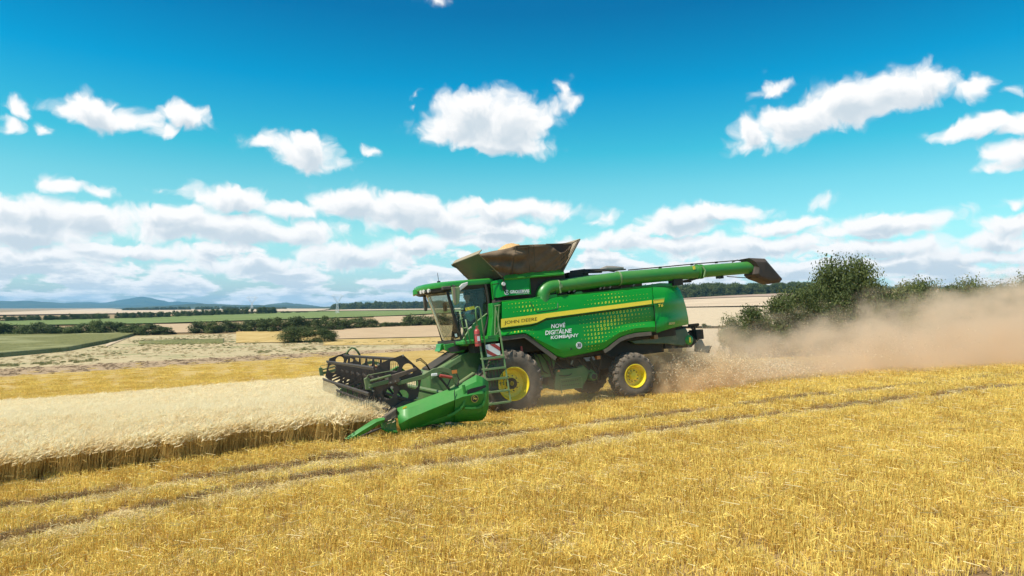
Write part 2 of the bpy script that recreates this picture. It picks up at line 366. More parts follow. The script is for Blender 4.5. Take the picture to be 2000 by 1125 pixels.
field('pale_stubble_field', [(1250, 604), (1340, 603), (1700, 599)], [(1250, 641), (1700, 641)], M_path, 1250, 1700, nx=20, ny=5, lift=.8)
field('near_pale_field', [(1250, 642.5), (1700, 642)], [(1250, 725), (1500, 712), (2100, 690)], M_path, 1250, 2100, nx=30, ny=8, lift=.1)

# ================================================================== scatter with geometry nodes (only for what nobody can count)
def variant_collection(name, meshes):
    c = bpy.data.collections.new(name)
    for i, me in enumerate(meshes):
        o = bpy.data.objects.new(f'{name}_{chr(97 + i)}', me); c.objects.link(o)
    return c
def scatter(name, pts, rots, scl, coll, nvar, label=None, extra=None):
    pts = np.asarray(pts, np.float32)
    me = bpy.data.meshes.new(name); me.vertices.add(len(pts)); me.vertices.foreach_set('co', pts.ravel())
    a = me.attributes.new('rot', 'FLOAT_VECTOR', 'POINT'); a.data.foreach_set('vector', np.asarray(rots, np.float32).ravel())
    a = me.attributes.new('scl', 'FLOAT_VECTOR', 'POINT'); a.data.foreach_set('vector', np.asarray(scl, np.float32).ravel())
    a = me.attributes.new('idx', 'INT', 'POINT'); a.data.foreach_set('value', rng.integers(0, nvar, len(pts)).astype(np.int32))
    me.update(); o = link(name, me)
    g = bpy.data.node_groups.new(name + '_nodes', 'GeometryNodeTree')
    g.interface.new_socket('Geometry', in_out='INPUT', socket_type='NodeSocketGeometry'); g.interface.new_socket('Geometry', in_out='OUTPUT', socket_type='NodeSocketGeometry')
    gi = g.nodes.new('NodeGroupInput'); go = g.nodes.new('NodeGroupOutput'); L = g.links.new
    ci = g.nodes.new('GeometryNodeCollectionInfo'); ci.inputs[0].default_value = coll; ci.inputs[1].default_value = True; ci.inputs[2].default_value = True
    ip = g.nodes.new('GeometryNodeInstanceOnPoints'); ip.inputs['Pick Instance'].default_value = True
    def attr(nm, ty):
        n = g.nodes.new('GeometryNodeInputNamedAttribute'); n.data_type = ty; n.inputs[0].default_value = nm; return n.outputs[0]
    L(gi.outputs[0], ip.inputs['Points']); L(ci.outputs[0], ip.inputs['Instance']); L(attr('idx', 'INT'), ip.inputs['Instance Index'])
    L(attr('rot', 'FLOAT_VECTOR'), ip.inputs['Rotation']); L(attr('scl', 'FLOAT_VECTOR'), ip.inputs['Scale']); L(ip.outputs[0], go.inputs[0])
    md = o.modifiers.new('scatter', 'NODES'); md.node_group = g
    tag(o, label, kind='stuff'); return o

def blades(r, n, base, tip, w, curve=0.0):
    """n thin two-quad blades from base to tip (n,3 arrays)"""
    d = tip - base; side = np.cross(d, r.normal(size=(n, 3))); side /= np.linalg.norm(side, axis=1, keepdims=True); side *= (w / 2)[:, None] if np.ndim(w) else w / 2
    v = np.concatenate([base - side, base + side, tip + side * .7, tip - side * .7], 1).reshape(-1, 3)
    return v, np.arange(n * 4).reshape(n, 4)

def merge(parts):
    vs, qs, mi, off = [], [], [], 0
    for v, q, m in parts:
        vs.append(v); qs.append(q + off); mi.append(np.full(len(q), m)); off += len(v)
    return np.vstack(vs), np.vstack(qs), np.concatenate(mi)

# ---- stubble clumps (seed rows run along the direction of travel)
M_stalk = leaf_mat('stubble_stalk_mat', (.62, .395, .08), (1.0, .765, .205), trans=.25, rand=.85)
M_stalk2 = leaf_mat('straw_mat', (.66, .49, .20), (.93, .78, .42), trans=.25, rand=.75)
def stubble_mesh(seed, straw=9, n=110, h=.17, size=.42):
    r = np.random.default_rng(seed)
    rows = r.choice([-1.5, -.5, .5, 1.5], n) * .12
    b = np.stack([r.uniform(-size / 2, size / 2, n), rows + r.normal(0, .014, n), np.full(n, -.02)], 1)
    t = b + np.stack([r.normal(0, .025, n), r.normal(0, .025, n), h * r.uniform(.65, 1.2, n)], 1)
    v1, q1 = blades(r, n, b, t, r.uniform(.005, .009, n))
    # leaf shreds
    m = 60; b2 = np.stack([r.uniform(-size / 2, size / 2, m), r.uniform(-size / 2, size / 2, m), r.uniform(.02, h * .8, m)], 1)
    t2 = b2 + r.normal(0, 1, (m, 3)) * np.array([.045, .045, .03])
    v2, q2 = blades(r, m, b2, t2, r.uniform(.006, .012, m))
    s = straw; b3 = np.stack([r.uniform(-size / 2, size / 2, s), r.uniform(-size / 2, size / 2, s), r.uniform(.02, h * .95, s)], 1)
    a = r.uniform(0, 6.28, s); ln = r.uniform(.06, .20, s); t3 = b3 + np.stack([np.cos(a) * ln, np.sin(a) * ln, r.normal(0, .025, s)], 1)
    v3, q3 = blades(r, s, b3, t3, r.uniform(.004, .009, s))
    V, Q, M = merge([(v1, q1, 0), (v2, q2, 0), (v3, q3, 1)])
    me = npmesh('stubble_clump', V, Q, mat_idx=M); me.materials.append(M_stalk); me.materials.append(M_stalk2); return me
C_stub = variant_collection('stubble_clump', [stubble_mesh(s) for s in range(6)])
C_flat = variant_collection('flat_straw_clump', [stubble_mesh(20 + s, straw=200, n=6, h=.05) for s in range(4)])
M_dark = leaf_mat('weathered_stubble_mat', (.17, .10, .05), (.52, .33, .15), trans=.1, rand=.8)  # dark brown paints the shade on the lower stems into the colour
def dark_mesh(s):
    me = stubble_mesh(60 + s, straw=14, n=70, h=.15); me.name = 'shaded_stubble_clump'; me.materials[0] = M_dark; return me
C_dark = variant_collection('shaded_stubble_clump', [dark_mesh(s) for s in range(4)])

# wheel ruts / swath joints, traced on the photograph and laid on the ground
RUTS = [[(-60, 1012), (0, 1000), (250, 965), (500, 926), (750, 891), (1000, 855), (1250, 822), (1500, 790), (1750, 762), (2000, 736), (2080, 728)],
        [(-60, 1080), (100, 1043), (300, 998), (500, 957), (700, 928), (950, 905), (1150, 868), (1350, 838), (1500, 818), (1650, 800), (1800, 781), (2060, 752)]]
RUT_W = [np.array([ground_at(*p)[:2] for p in R_]) for R_ in RUTS]
def poly_dist(P, line):
    best = np.full(len(P), 1e9); sgn = np.zeros(len(P))
    for a, b in zip(line[:-1], line[1:]):
        ab = b - a; t = np.clip(((P - a) @ ab) / (ab @ ab), 0, 1); q = a + t[:, None] * ab; dv = P - q; d = np.hypot(dv[:, 0], dv[:, 1])
        s = np.sign(ab[0] * dv[:, 1] - ab[1] * dv[:, 0]); m = d < best; best[m] = d[m]; sgn[m] = s[m]
    return best, sgn

# standing wheat region in machine coordinates (x forward of the knife or beyond the cut swath)
def to_m(P):
    q = np.column_stack([P, terrain(P[:, 0], P[:, 1])]) - MO
    return q @ MR, q @ MP
YB = float(to_m(np.array([[-15.0, 55.0]]))[1][0])       # far edge of the uncut strip
def in_wheat(P, edge=0.0):
    mx, my = to_m(P)
    j = .12 * np.sin(mx * 1.7) + .08 * np.sin(mx * 4.1)
    return (my < YB + j) & (((my > -4.0 + edge + j * .5) & (mx < -4.3)) | ((my > 4.35 + edge) & (mx < 3)))

def view_points(step0, D0, D1, u0=-.83, u1=.83, grow=0.0):
    out = []; D = D0
    while D < D1:
        st = step0 * (1 + grow * max(0, D - 12)); n = int((u1 - u0) * D / st)
        x = (u0 * D + (np.arange(n) + rng.uniform(-.45, .45, n)) * st); y = D + rng.uniform(-.5, .5, n) * st
        out.append(np.column_stack([x, y, np.full(n, st / step0)])); D += st
    return np.vstack(out)

P = view_points(.29, 6.5, 62, grow=.045)
keep = ~in_wheat(P[:, :2], -.1)
mx, my = to_m(P[:, :2]); keep &= ~((my > YB - .5) & (P[:, 0] > 2))
P = P[keep]; rut = np.zeros(len(P), int)
for line in RUT_W:
    d, s = poly_dist(P[:, :2], line)
    wob = .05 * np.sin(P[:, 0] * 2.3) + .04 * np.sin(P[:, 0] * 5.7)
    rut[(s < 0) & (d + wob < .52)] = 9; rut[(s >= 0) & (d + wob < .26)] = 9
patch = np.sin(P[:, 0] * .9 + 2 * np.sin(P[:, 1] * .5)) * np.sin(P[:, 1] * 1.3 + np.sin(P[:, 0] * .7)) + rng.normal(0, .35, len(P))
rut[(rut == 0) & (patch > 1.15)] = 1
Z = terrain(P[:, 0], P[:, 1])
def sc_of(P, lo=.85, hi=1.2, hz=(.8, 1.2), zk=1.25):
    n = len(P); k = P[:, 2]; s = rng.uniform(lo, hi, n) * k; return np.column_stack([s, s, rng.uniform(*hz, n) * np.minimum(k, zk)])
sel = rut == 0
scatter('stubble', np.column_stack([P[sel, 0], P[sel, 1], Z[sel]]), np.column_stack([rng.normal(0, .05, (sel.sum(), 2)), RZ + rng.normal(0, .06, sel.sum()) + math.pi * rng.integers(0, 2, sel.sum())]), sc_of(P[sel]), C_stub, 6, 'golden cut stubble covering the near field')
sel = rut == 1
scatter('flattened_straw', np.column_stack([P[sel, 0], P[sel, 1], Z[sel]]), np.column_stack([rng.normal(0, .08, (sel.sum(), 2)), rng.uniform(0, 6.28, sel.sum())]), sc_of(P[sel]), C_flat, 4, 'pale flattened straw beside the wheel ruts')
def along(line, step, lat, jit):
    """points along a rut at a signed distance to its far side"""
    out = []
    for a, b in zip(line[:-1], line[1:]):
        ab = b - a; ln = np.hypot(*ab); n = int(ln / step); t = (np.arange(n) + rng.random(n)) / n; nrm = np.array([-ab[1], ab[0]]) / ln
        wob = .05 * np.sin((a[0] + ab[0] * t) * 2.3) + .04 * np.sin((a[0] + ab[0] * t) * 5.7)
        out.append(a + t[:, None] * ab + nrm * (lat - wob + rng.normal(0, jit, n))[:, None])
    return np.vstack(out)
def rut_scatter(name, lat, jit, step, coll, s0, s1, hz, label, keepf=None):
    Q = np.vstack([along(l, step, lat, jit) for l in RUT_W])
    if keepf is not None:
        Q = Q[keepf(Q)]
    n = len(Q); s_ = rng.uniform(s0, s1, n)
    scatter(name, np.column_stack([Q, terrain(Q[:, 0], Q[:, 1])]), np.column_stack([rng.normal(0, .06, (n, 2)), rng.uniform(0, 6.28, n)]), np.column_stack([s_, s_, rng.uniform(*hz, n)]), coll, 4, label)
gap = lambda Q: (np.sin(Q[:, 0] * 1.1 + Q[:, 1]) + .6 * np.sin(Q[:, 0] * 3.3) + rng.normal(0, .7, len(Q))) > -.35
rut_scatter('weathered_stubble', .14, .06, .07, C_dark, .45, .7, (.8, 1.1), 'stubble coloured dark brown for its shaded stems along the wheel ruts', gap)
rut_scatter('rut_straw', -.14, .09, .09, C_flat, .6, .95, (.7, 1.2), 'bright straw pressed flat in the wheel ruts')
RUT_W.append(np.array([ground_at(*p)[:2] for p in [(250, 1105), (700, 1010), (1100, 932), (1500, 868), (2050, 796)]]))
rut_scatter('rut_straw', -.38, .08, .11, C_flat, .6, .95, (.7, 1.5), 'bright straw lying on the near side of the wheel ruts')

# ---- standing wheat
M_ear = leaf_mat('wheat_ear_mat', (.93, .76, .46), (1.0, .91, .65), trans=.42, rand=.8)
M_wstalk = leaf_mat('wheat_stalk_mat', (.30, .185, .05), (.88, .62, .22), trans=.2, rand=.8)
def wheat_mesh(seed, n=84, h=.63, size=.36):
    r = np.random.default_rng(seed)
    b = np.stack([r.uniform(-size / 2, size / 2, n), r.uniform(-size / 2, size / 2, n), np.full(n, -.05)], 1)
    lean = r.normal(0, .05, (n, 2)) + np.array([.05, .0])
    t = b + np.column_stack([lean, h * r.uniform(.74, 1.08, n)])
    v1, q1 = blades(r, n, b, t, .006)
    dirn = np.column_stack([r.normal(.45, .25, n), r.normal(0, .25, n), r.uniform(.1, .6, n)]); dirn /= np.linalg.norm(dirn, axis=1, keepdims=True)
    e = t + dirn * .085
    v2, q2 = blades(r, n, t, e, .021); v2b, q2b = blades(r, n, t, e, .021)
    k = 2; bb = np.repeat(t + dirn * .04, k, 0); aw = np.repeat(dirn, k, 0) + r.normal(0, .28, (n * k, 3)); v3, q3 = blades(r, n * k, bb, bb + aw * .13, .0026)
    m = 40; b4 = np.stack([r.uniform(-size / 2, size / 2, m), r.uniform(-size / 2, size / 2, m), r.uniform(.1, h * .75, m)], 1)
    v4, q4 = blades(r, m, b4, b4 + r.normal(0, 1, (m, 3)) * np.array([.07, .07, .08]), .010)
    V, Q, M = merge([(v1, q1, 0), (v2, q2, 1), (v2b, q2b, 1), (v3, q3, 1), (v4, q4, 0)])
    me = npmesh('wheat_clump', V, Q, mat_idx=M); me.materials.append(M_wstalk); me.materials.append(M_ear); return me
C_wheat = variant_collection('wheat_clump', [wheat_mesh(40 + s) for s in range(6)])
P = view_points(.24, 9, 95, u0=-.95, u1=.5, grow=.035)
P = P[in_wheat(P[:, :2])]
Z = terrain(P[:, 0], P[:, 1]); n = len(P)
scatter('standing_wheat', np.column_stack([P[:, :2], Z]), np.column_stack([rng.normal(0, .06, (n, 2)), rng.normal(0, .5, n)]), sc_of(P, .95, 1.25, (.94, 1.06), zk=1.0), C_wheat, 6, 'pale ripe wheat standing uncut left of the combine')

# ---- weeds and clods that break up the meadow and the ploughed strip
M_weed = leaf_mat('weed_mat', (.16, .16, .06), (.36, .33, .14), trans=.2, rand=.8)
M_clod = leaf_mat('clod_straw_mat', (.12, .07, .04), (.50, .36, .22), trans=.0, rand=.9)
M_hay = leaf_mat('dry_grass_blade_mat', (.46, .35, .18), (.74, .60, .37), trans=.25, rand=.9)
def tuft_mesh(name, seed, mat, n=90):
    r = np.random.default_rng(seed); b = np.column_stack([r.normal(0, .30, (n, 2)), np.full(n, -.03)]); t = b + np.column_stack([r.normal(0, .22, (n, 2)), r.uniform(.3, 1.0, n)])
    v, q = blades(r, n, b, t, r.uniform(.05, .12, n)); me = npmesh(name, v, q); me.materials.append(mat); return me
C_weed = variant_collection('weed', [tuft_mesh('weed', 300 + i, M_weed) for i in range(3)])
C_clod = variant_collection('clod', [tuft_mesh('clod', 310 + i, M_clod) for i in range(3)])
C_hay = variant_collection('hay', [tuft_mesh('hay', 320 + i, M_hay) for i in range(3)])
def streak(name, coll, lines, n, spread, size, label):
    P_ = []; r = np.random.default_rng(len(name))
    for i in range(n):
        ln = lines[r.integers(0, len(lines))]; x = r.uniform(ln[0][0], ln[-1][0])
        if math.sin(x * .09 + ln[0][1]) + r.normal(0, .5) < -.2: continue
        P_.append(ground_at(x, yint(ln, x) + r.normal(0, spread)))
    P_ = np.array(P_); k = r.uniform(.6, 1.4, len(P_)) * size
    scatter(name, P_, np.column_stack([np.zeros((len(P_), 2)), r.uniform(0, 6.28, len(P_))]), np.column_stack([k * 1.8, k * 1.8, k]), coll, 3, label)
streak('meadow_weeds', C_weed, [[(0, 703), (150, 696), (300, 684), (500, 674)], [(180, 680), (300, 675), (460, 671), (640, 669)], [(480, 690), (560, 685), (700, 679)], [(430, 668), (560, 671), (860, 668)], [(250, 668), (455, 655)], [(0, 716), (200, 704)]], 900, 1.6, .36, 'olive weeds in streaks across the pale meadow')
streak('dry_grass_tufts', C_hay, [[(0, 710), (300, 688), (640, 678), (860, 672)], [(60, 700), (300, 680), (640, 673)], [(250, 672), (455, 660)]], 2600, 6, .30, 'pale dry grass tufts on the meadow')
streak('soil_clods', C_clod, [[(-20, 729), (300, 711), (640, 693), (860, 680)], [(-20, 735), (300, 716), (640, 697), (860, 683)], [(-20, 725), (640, 690)]], 3200, 2.0, .20, 'brown clods and stubble on the ploughed strip')
streak('golden_tufts', C_stub, [[(-20, 745), (640, 702)], [(-20, 757), (640, 712)], [(-20, 770), (620, 722)], [(-20, 780), (600, 732)]], 3200, 5, 1.3, 'stubble tufts of the golden strip behind the wheat')

# ================================================================== trees, hedges, hills, pylons
M_leaf = leaf_mat('hedge_leaf_mat', (.035, .055, .014), (.13, .16, .042), trans=.2, rand=.55, scale=.8)
M_leaf_thick = leaf_mat('thicket_leaf_mat', (.04, .06, .015), (.16, .19, .052), trans=.25, rand=.6, scale=.6)
M_bark = noise_mat('bark_mat', (.07, .05, .03), (.16, .12, .08), scale=6, bump=.5)

def crown_mesh(seed, n, leaf, lobes=11, flat=.9, low=.02):
    """a crown about 1 wide and 1 high, base at z=0: leaf sized faces gathered in clumps through its volume"""
    r = np.random.default_rng(seed)
    a = r.uniform(0, 6.28, lobes); rad = np.sqrt(r.random(lobes)) * .32; cz = r.uniform(.25, .78, lobes); rad *= np.where(cz > .6, .6, 1)
    c = np.column_stack([np.cos(a) * rad, np.sin(a) * rad, cz]); s = r.uniform(.13, .24, lobes)
    c = np.vstack([c, r.uniform(-.3, .3, (5, 3)) * np.array([1, 1, 0]) + np.array([0, 0, .16])]); s = np.concatenate([s, r.uniform(.14, .2, 5)])
    k = r.integers(0, len(c), n); d = r.normal(size=(n, 3)); d /= np.linalg.norm(d, axis=1, keepdims=True)
    rr = s[k] * r.uniform(.35, 1.0, n) ** .5 * (1 + .35 * np.sin(d[:, 0] * 7 + k) * np.sin(d[:, 2] * 6))
    p = c[k] + d * rr[:, None] * np.array([1, 1, flat]) + r.normal(0, .016, (n, 3)); p[:, 2] = np.maximum(p[:, 2], low)
    nrm = d + r.normal(0, .7, (n, 3)) + np.array([0, 0, .3]); nrm /= np.linalg.norm(nrm, axis=1, keepdims=True)
    t1 = np.cross(nrm, r.normal(size=(n, 3))); t1 /= np.linalg.norm(t1, axis=1, keepdims=True); t2 = np.cross(nrm, t1)
    w = leaf * r.uniform(.5, 1.3, n); h = w * r.uniform(.5, .9, n)
    v = np.stack([p - t1 * w[:, None] * .5, p - t2 * h[:, None] * .5, p + t1 * w[:, None] * .5, p + t2 * h[:, None] * .5], 1)
    return npmesh('crown', v.reshape(-1, 3), np.arange(n * 4).reshape(n, 4))
def trunk_mesh(seed):
    r = random.Random(seed); bm = bmesh.new()
    def limb(p, d, ln, r0, r1, k=6):
        prev = None; n = 5; p = Vector(p); d = Vector(d).normalized()
        for i in range(n + 1):
            rr = r0 + (r1 - r0) * i / n; x = d.orthogonal().normalized(); y = d.cross(x)
            ring = [bm.verts.new(p + (x * math.cos(6.283 * j / k) + y * math.sin(6.283 * j / k)) * rr) for j in range(k)]
            if prev:
                for j in range(k): bm.faces.new((prev[j], prev[(j + 1) % k], ring[(j + 1) % k], ring[j]))
            prev = ring; p = p + d * ln / n; d = (d + Vector((r.uniform(-.12, .12), r.uniform(-.12, .12), .05))).normalized()
        return p
    top = limb((0, 0, -.05), (0, 0, 1), .42, .035, .022)
    for i in range(5):
        a = i * 1.3 + r.random(); limb((0, 0, .18 + .05 * i), (math.cos(a), math.sin(a), .9), .38, .016, .005, 5)
    me = bpy.data.meshes.new('trunk'); bm.to_mesh(me); bm.free(); return me
CROWNS = [crown_mesh(100 + i, 2600, .060) for i in range(6)]
CROWNS_BIG = [crown_mesh(200 + i, 15000, .030, lobes=26) for i in range(5)]
TRUNKS = [trunk_mesh(i) for i in range(3)]
for m in CROWNS: m.materials.append(M_leaf)
for m in CROWNS_BIG: m.materials.append(M_leaf_thick)
for m in TRUNKS: m.materials.append(M_bark)
def tree(name, px, base_y, top_y, wpx, label, cat, group=None, D=None, crowns=None, lift=0.0, pick=None):
    g = ground_at(px, base_y) if D is None else at_dist(px, D)
    D = g[1]; k = D / F
    if D is not None: base_y = 600 - (g[2] - CAMZ) / D * F
    H = (base_y - top_y) * k; W = wpx * k
    e = link(name, None); e.location = g + np.array([0, 0, -.02 * H]); e.rotation_euler = (0, 0, rng.uniform(0, 6.28))
    tag(e, label, cat, group)
    cr = (crowns or CROWNS); cm = cr[pick if pick is not None else rng.integers(0, len(cr))]
    c = link('crown', cm, e); kk = 1.0 if crowns is None else .84
    c.scale = (W * 1.35 * kk, W * 1.35 * kk, H * 1.16 * (1 if crowns is None else (1.02 if cat == 'tree' else .95))); c.location = (0, 0, .0 + lift * H)
    t = link('trunk', TRUNKS[rng.integers(0, 3)], e); t.scale = (H, H, H)
    return e

HG1 = 'trees of the long hedge left of the combine'
def hedge_run(name, pts, label, group, wmin, wmax, hj=.18, step=.48, cat='tree'):
    x = pts[0][0]
    while x < pts[-1][0]:
        w = rng.uniform(wmin, wmax); b = yint([(p[0], p[1]) for p in pts], x); t = yint([(p[0], p[2]) for p in pts], x)
        tree(name, x, b + rng.uniform(-1, .5), t + (b - t) * rng.uniform(-hj, hj), w, label, cat, group)
        x += w * step
hedge_run('hedge_tree', [(-60, 658, 632), (40, 657, 636), (80, 657, 628), (110, 657, 636), (150, 656, 634), (170, 655, 626), (250, 655, 628), (300, 654, 629), (322, 653, 636)], 'dark green broadleaf tree in the hedge behind the green maize field', 'trees in the hedge behind the maize field', 28, 40)
tree('shrub', 333, 653, 645, 18, 'small dark shrub at the right end of the hedge behind the maize field', 'shrub')
hedge_run('hedge_tree', [(385, 651, 628), (405, 651, 624), (425, 651, 632), (470, 649, 622), (540, 648, 620), (600, 647, 619), (655, 645, 621), (700, 641, 618), (738, 640, 620)], 'dark green broadleaf tree in the long hedge behind the lone bushes', 'trees in the long hedge between maize field and combine', 26, 38)
hedge_run('hedge_shrub', [(748, 638, 629), (790, 636, 629)], 'low dark shrub in the gap between the long hedge and the cab', 'low shrubs in the hedge gap left of the cab', 14, 20, cat='shrub')
hedge_run('hedge_tree', [(800, 637, 616), (850, 636, 614), (1000, 634, 612)], 'dark green tree in the hedge seen beside the cab windshield', 'trees in the hedge beside the cab', 26, 34)
tree('bush', 583, 669, 636, 78, 'broad round green bush standing alone in the pale meadow, left of its neighbour', 'bush', D=None, crowns=CROWNS_BIG, pick=0)
tree('bush', 634, 668, 638, 52, 'smaller ragged green bush touching the broad lone bush on its right side', 'bush', crowns=CROWNS_BIG, pick=2)
# light shrub tufts behind the combine's tail
tree('shrub', 1376, 641, 631, 12, 'tiny grey green shrub on the field line just behind the combine tail', 'shrub', D=260)
tree('shrub', 1384, 641, 635, 10, 'tinier shrub right of the other one behind the combine tail', 'shrub', D=260)

# thicket at the right, half drowned in the dust
TH = 'bushes and trees of the thicket behind the dust'
TH_L = [(1432, 62, 655, 615, 62), (1470, 64, 655, 592, 80), (1512, 66, 655, 572, 92), (1552, 68, 655, 558, 92), (1590, 70, 650, 548, 96), (1632, 72, 650, 513, 112), (1678, 73, 650, 511, 96), (1612, 74, 650, 535, 80),
        (1716, 76, 645, 537, 88), (1760, 80, 645, 545, 90), (1805, 84, 645, 541, 84), (1850, 88, 640, 549, 84), (1893, 92, 640, 540, 70), (1930, 94, 640, 549, 80), (1972, 96, 640, 537, 78), (2015, 98, 640, 533, 90), (2070, 100, 640, 540, 90)]
labs = {0: 'leftmost low bush of the thicket, its foot in the dust', 1: 'second bush from the left end of the thicket', 2: 'sloping green bush under the tip of the unloading spout', 5: 'tallest tree of the thicket, its crown against the clouds', 6: 'second of the two tall trees in the thicket, to the right of the tallest', 16: 'tree of the thicket at the right edge of the photo'}
for i, (px, D, b, t, w) in enumerate(TH_L):
    g = at_dist(px, D); by = 600 - (g[2] - CAMZ) / D * F
    nm = 'thicket_tree' if i in (5, 6, 7) else 'thicket_bush'
    tree(nm, px, by, t, w, labs.get(i, 'green bush in the thicket rising out of the harvest dust'), 'tree' if nm == 'thicket_tree' else 'bush', None if i in labs else 'bushes rising behind the dust cloud', D=D, crowns=CROWNS_BIG)

# distant tree belts that read as one mass
C_far = variant_collection('far_crown', CROWNS)
def belt(name, pts, label, wpx, n, depth=.06, D=None):
    P_, S_ = [], []
    for i in range(n):
        x = rng.uniform(pts[0][0], pts[-1][0]); b = yint([(p[0], p[1]) for p in pts], x); t = yint([(p[0], p[2]) for p in pts], x)
        g = ground_at(x, b) if D is None else at_dist(x, D); Dd = g[1] * (1 + rng.uniform(0, depth)); g = at_dist(x, Dd)
        b2 = 600 - (g[2] - CAMZ) / Dd * F; k = Dd / F; h = max(2, (b2 - t)) * k * rng.uniform(.95, 1.3); w = rng.uniform(.7, 1.3) * wpx * k
        P_.append(g - np.array([0, 0, .05 * h])); S_.append((w, w, h))
    return scatter(name, P_, np.column_stack([np.zeros((n, 2)), rng.uniform(0, 6.28, n)]), S_, C_far, 6, label)
belt('tree_belt', [(-300, 629, 614), (0, 629.5, 617), (100, 627, 615), (180, 625, 612), (300, 622, 609), (430, 616.5, 603), (545, 613, 599)], 'long dark tree belt behind the light green field', 13, 260, D=None)
belt('tree_belt', [(545, 613, 607), (610, 611, 608), (645, 607, 603), (700, 605, 597), (840, 600, 593), (1000, 596, 590)], 'low dark belt of trees and shrubs right of the longer one', 12, 130)
belt('distant_wood', [(240, 606, 602), (330, 604, 599), (430, 603.5, 598), (560, 603, 600)], 'dark wood on the low hill in front of the mountains', 8, 200, D=2600)
belt('distant_wood', [(650, 600, 593), (720, 600, 589), (860, 600, 588), (1000, 600, 588), (1330, 600, 560)], 'wooded ridge on the skyline left of the cab', 16, 260, D=1900)
belt('distant_wood', [(1250, 568, 559), (1345, 567, 555), (1400, 567, 553), (1460, 566, 555), (1530, 566, 552), (1700, 566, 553)], 'dark wood on the skyline below the unloading auger', 26, 420, D=950)
belt('field_hedge', [(1250, 603.5, 600.5), (1430, 598.5, 595)], 'thin hedge line crossing the pale fields behind the combine', 5, 90)

# mountains
M_hill = noise_mat('mountain_forest_mat', (.035, .055, .035), (.07, .09, .05), scale=.002, detail=6)
def ridge(name, prof, D, depth, seed, foot=608):
    xs = np.linspace(prof[0][0], prof[-1][0], 220); r = np.random.default_rng(seed)
    top = yint(prof, xs) + np.convolve(r.normal(0, .5, 220), np.ones(5) / 5, 'same')
    V = []; ny = 14
    for j in range(ny + 1):
        t = j / ny; Dj = D + depth * t; hfac = math.sin(min(1, t * 1.25) * math.pi / 2) if t < .8 else 1 - (t - .8) * 2
        zt = (600 - top) / F * (D + depth * .8); zb = (600 - foot) / F * D
        z = zb + (zt - zb) * hfac * (1 + (.10 * np.sin(xs * .11 + j * 1.3 + seed) * (1 - t)))
        V.append(np.column_stack([(xs - 1000) / F * Dj, np.full(220, Dj), z + CAMZ]))
    V = np.array(V); idx = np.arange((ny + 1) * 220).reshape(ny + 1, 220)
    q = np.stack([idx[:-1, :-1], idx[:-1, 1:], idx[1:, 1:], idx[1:, :-1]], -1).reshape(-1, 4)
    o = link(name, npmesh(name, V.reshape(-1, 3), q, smooth=True), mat=M_hill); tag(o, kind='structure')
ridge('mountains', [(-900, 600), (-400, 594), (-100, 589), (0, 588), (60, 588), (120, 592), (180, 593), (260, 596), (400, 600), (470, 604)], 8200, 2200, 1)
ridge('mountains_beyond', [(100, 604), (130, 591), (180, 590), (205, 592), (240, 585), (262, 582), (280, 579.5), (300, 583), (330, 590), (350, 589), (390, 592), (440, 600), (480, 604)], 10500, 2600, 2)
ridge('low_hill', [(470, 603), (500, 597), (540, 593), (560, 591), (590, 594), (620, 598), (680, 603)], 7000, 1200, 3)
ridge('wooded_hill', [(180, 606), (250, 601), (330, 596.5), (390, 593), (450, 595), (560, 596.5), (620, 600), (700, 604)], 4300, 900, 4)
ridge('wooded_ridge', [(560, 603), (640, 599), (700, 594), (740, 590), (800, 590), (1000, 588), (1150, 580), (1345, 565), (1500, 560), (2100, 560), (2700, 590)], 2700, 500, 5)

# power pylons
M_galv = noise_mat('galvanised_mat', (.50, .52, .54), (.62, .64, .66), scale=1, rough=.5, metallic=.3)
def bar(bm, a, b, r, k=4):
    a, b = Vector(a), Vector(b); d = (b - a)
    if d.length < 1e-6: return
    d.normalize(); x = d.orthogonal().normalized(); y = d.cross(x)
    ra, rb = ([bm.verts.new(p + (x * math.cos(6.2832 * (j + .5) / k) + y * math.sin(6.2832 * (j + .5) / k)) * r) for j in range(k)] for p in (a, b))
    for j in range(k): bm.faces.new((ra[j], ra[(j + 1) % k], rb[(j + 1) % k], rb[j]))
    bm.faces.new(ra[::-1]); bm.faces.new(rb)
def bm_obj(name, bm, mat, parent=None, smooth=False):
    me = bpy.data.meshes.new(name); bmesh.ops.recalc_face_normals(bm, faces=bm.faces[:]); bm.to_mesh(me); bm.free()
    if smooth: me.polygons.foreach_set('use_smooth', np.ones(len(me.polygons), bool))
    return link(name, me, parent, mat)
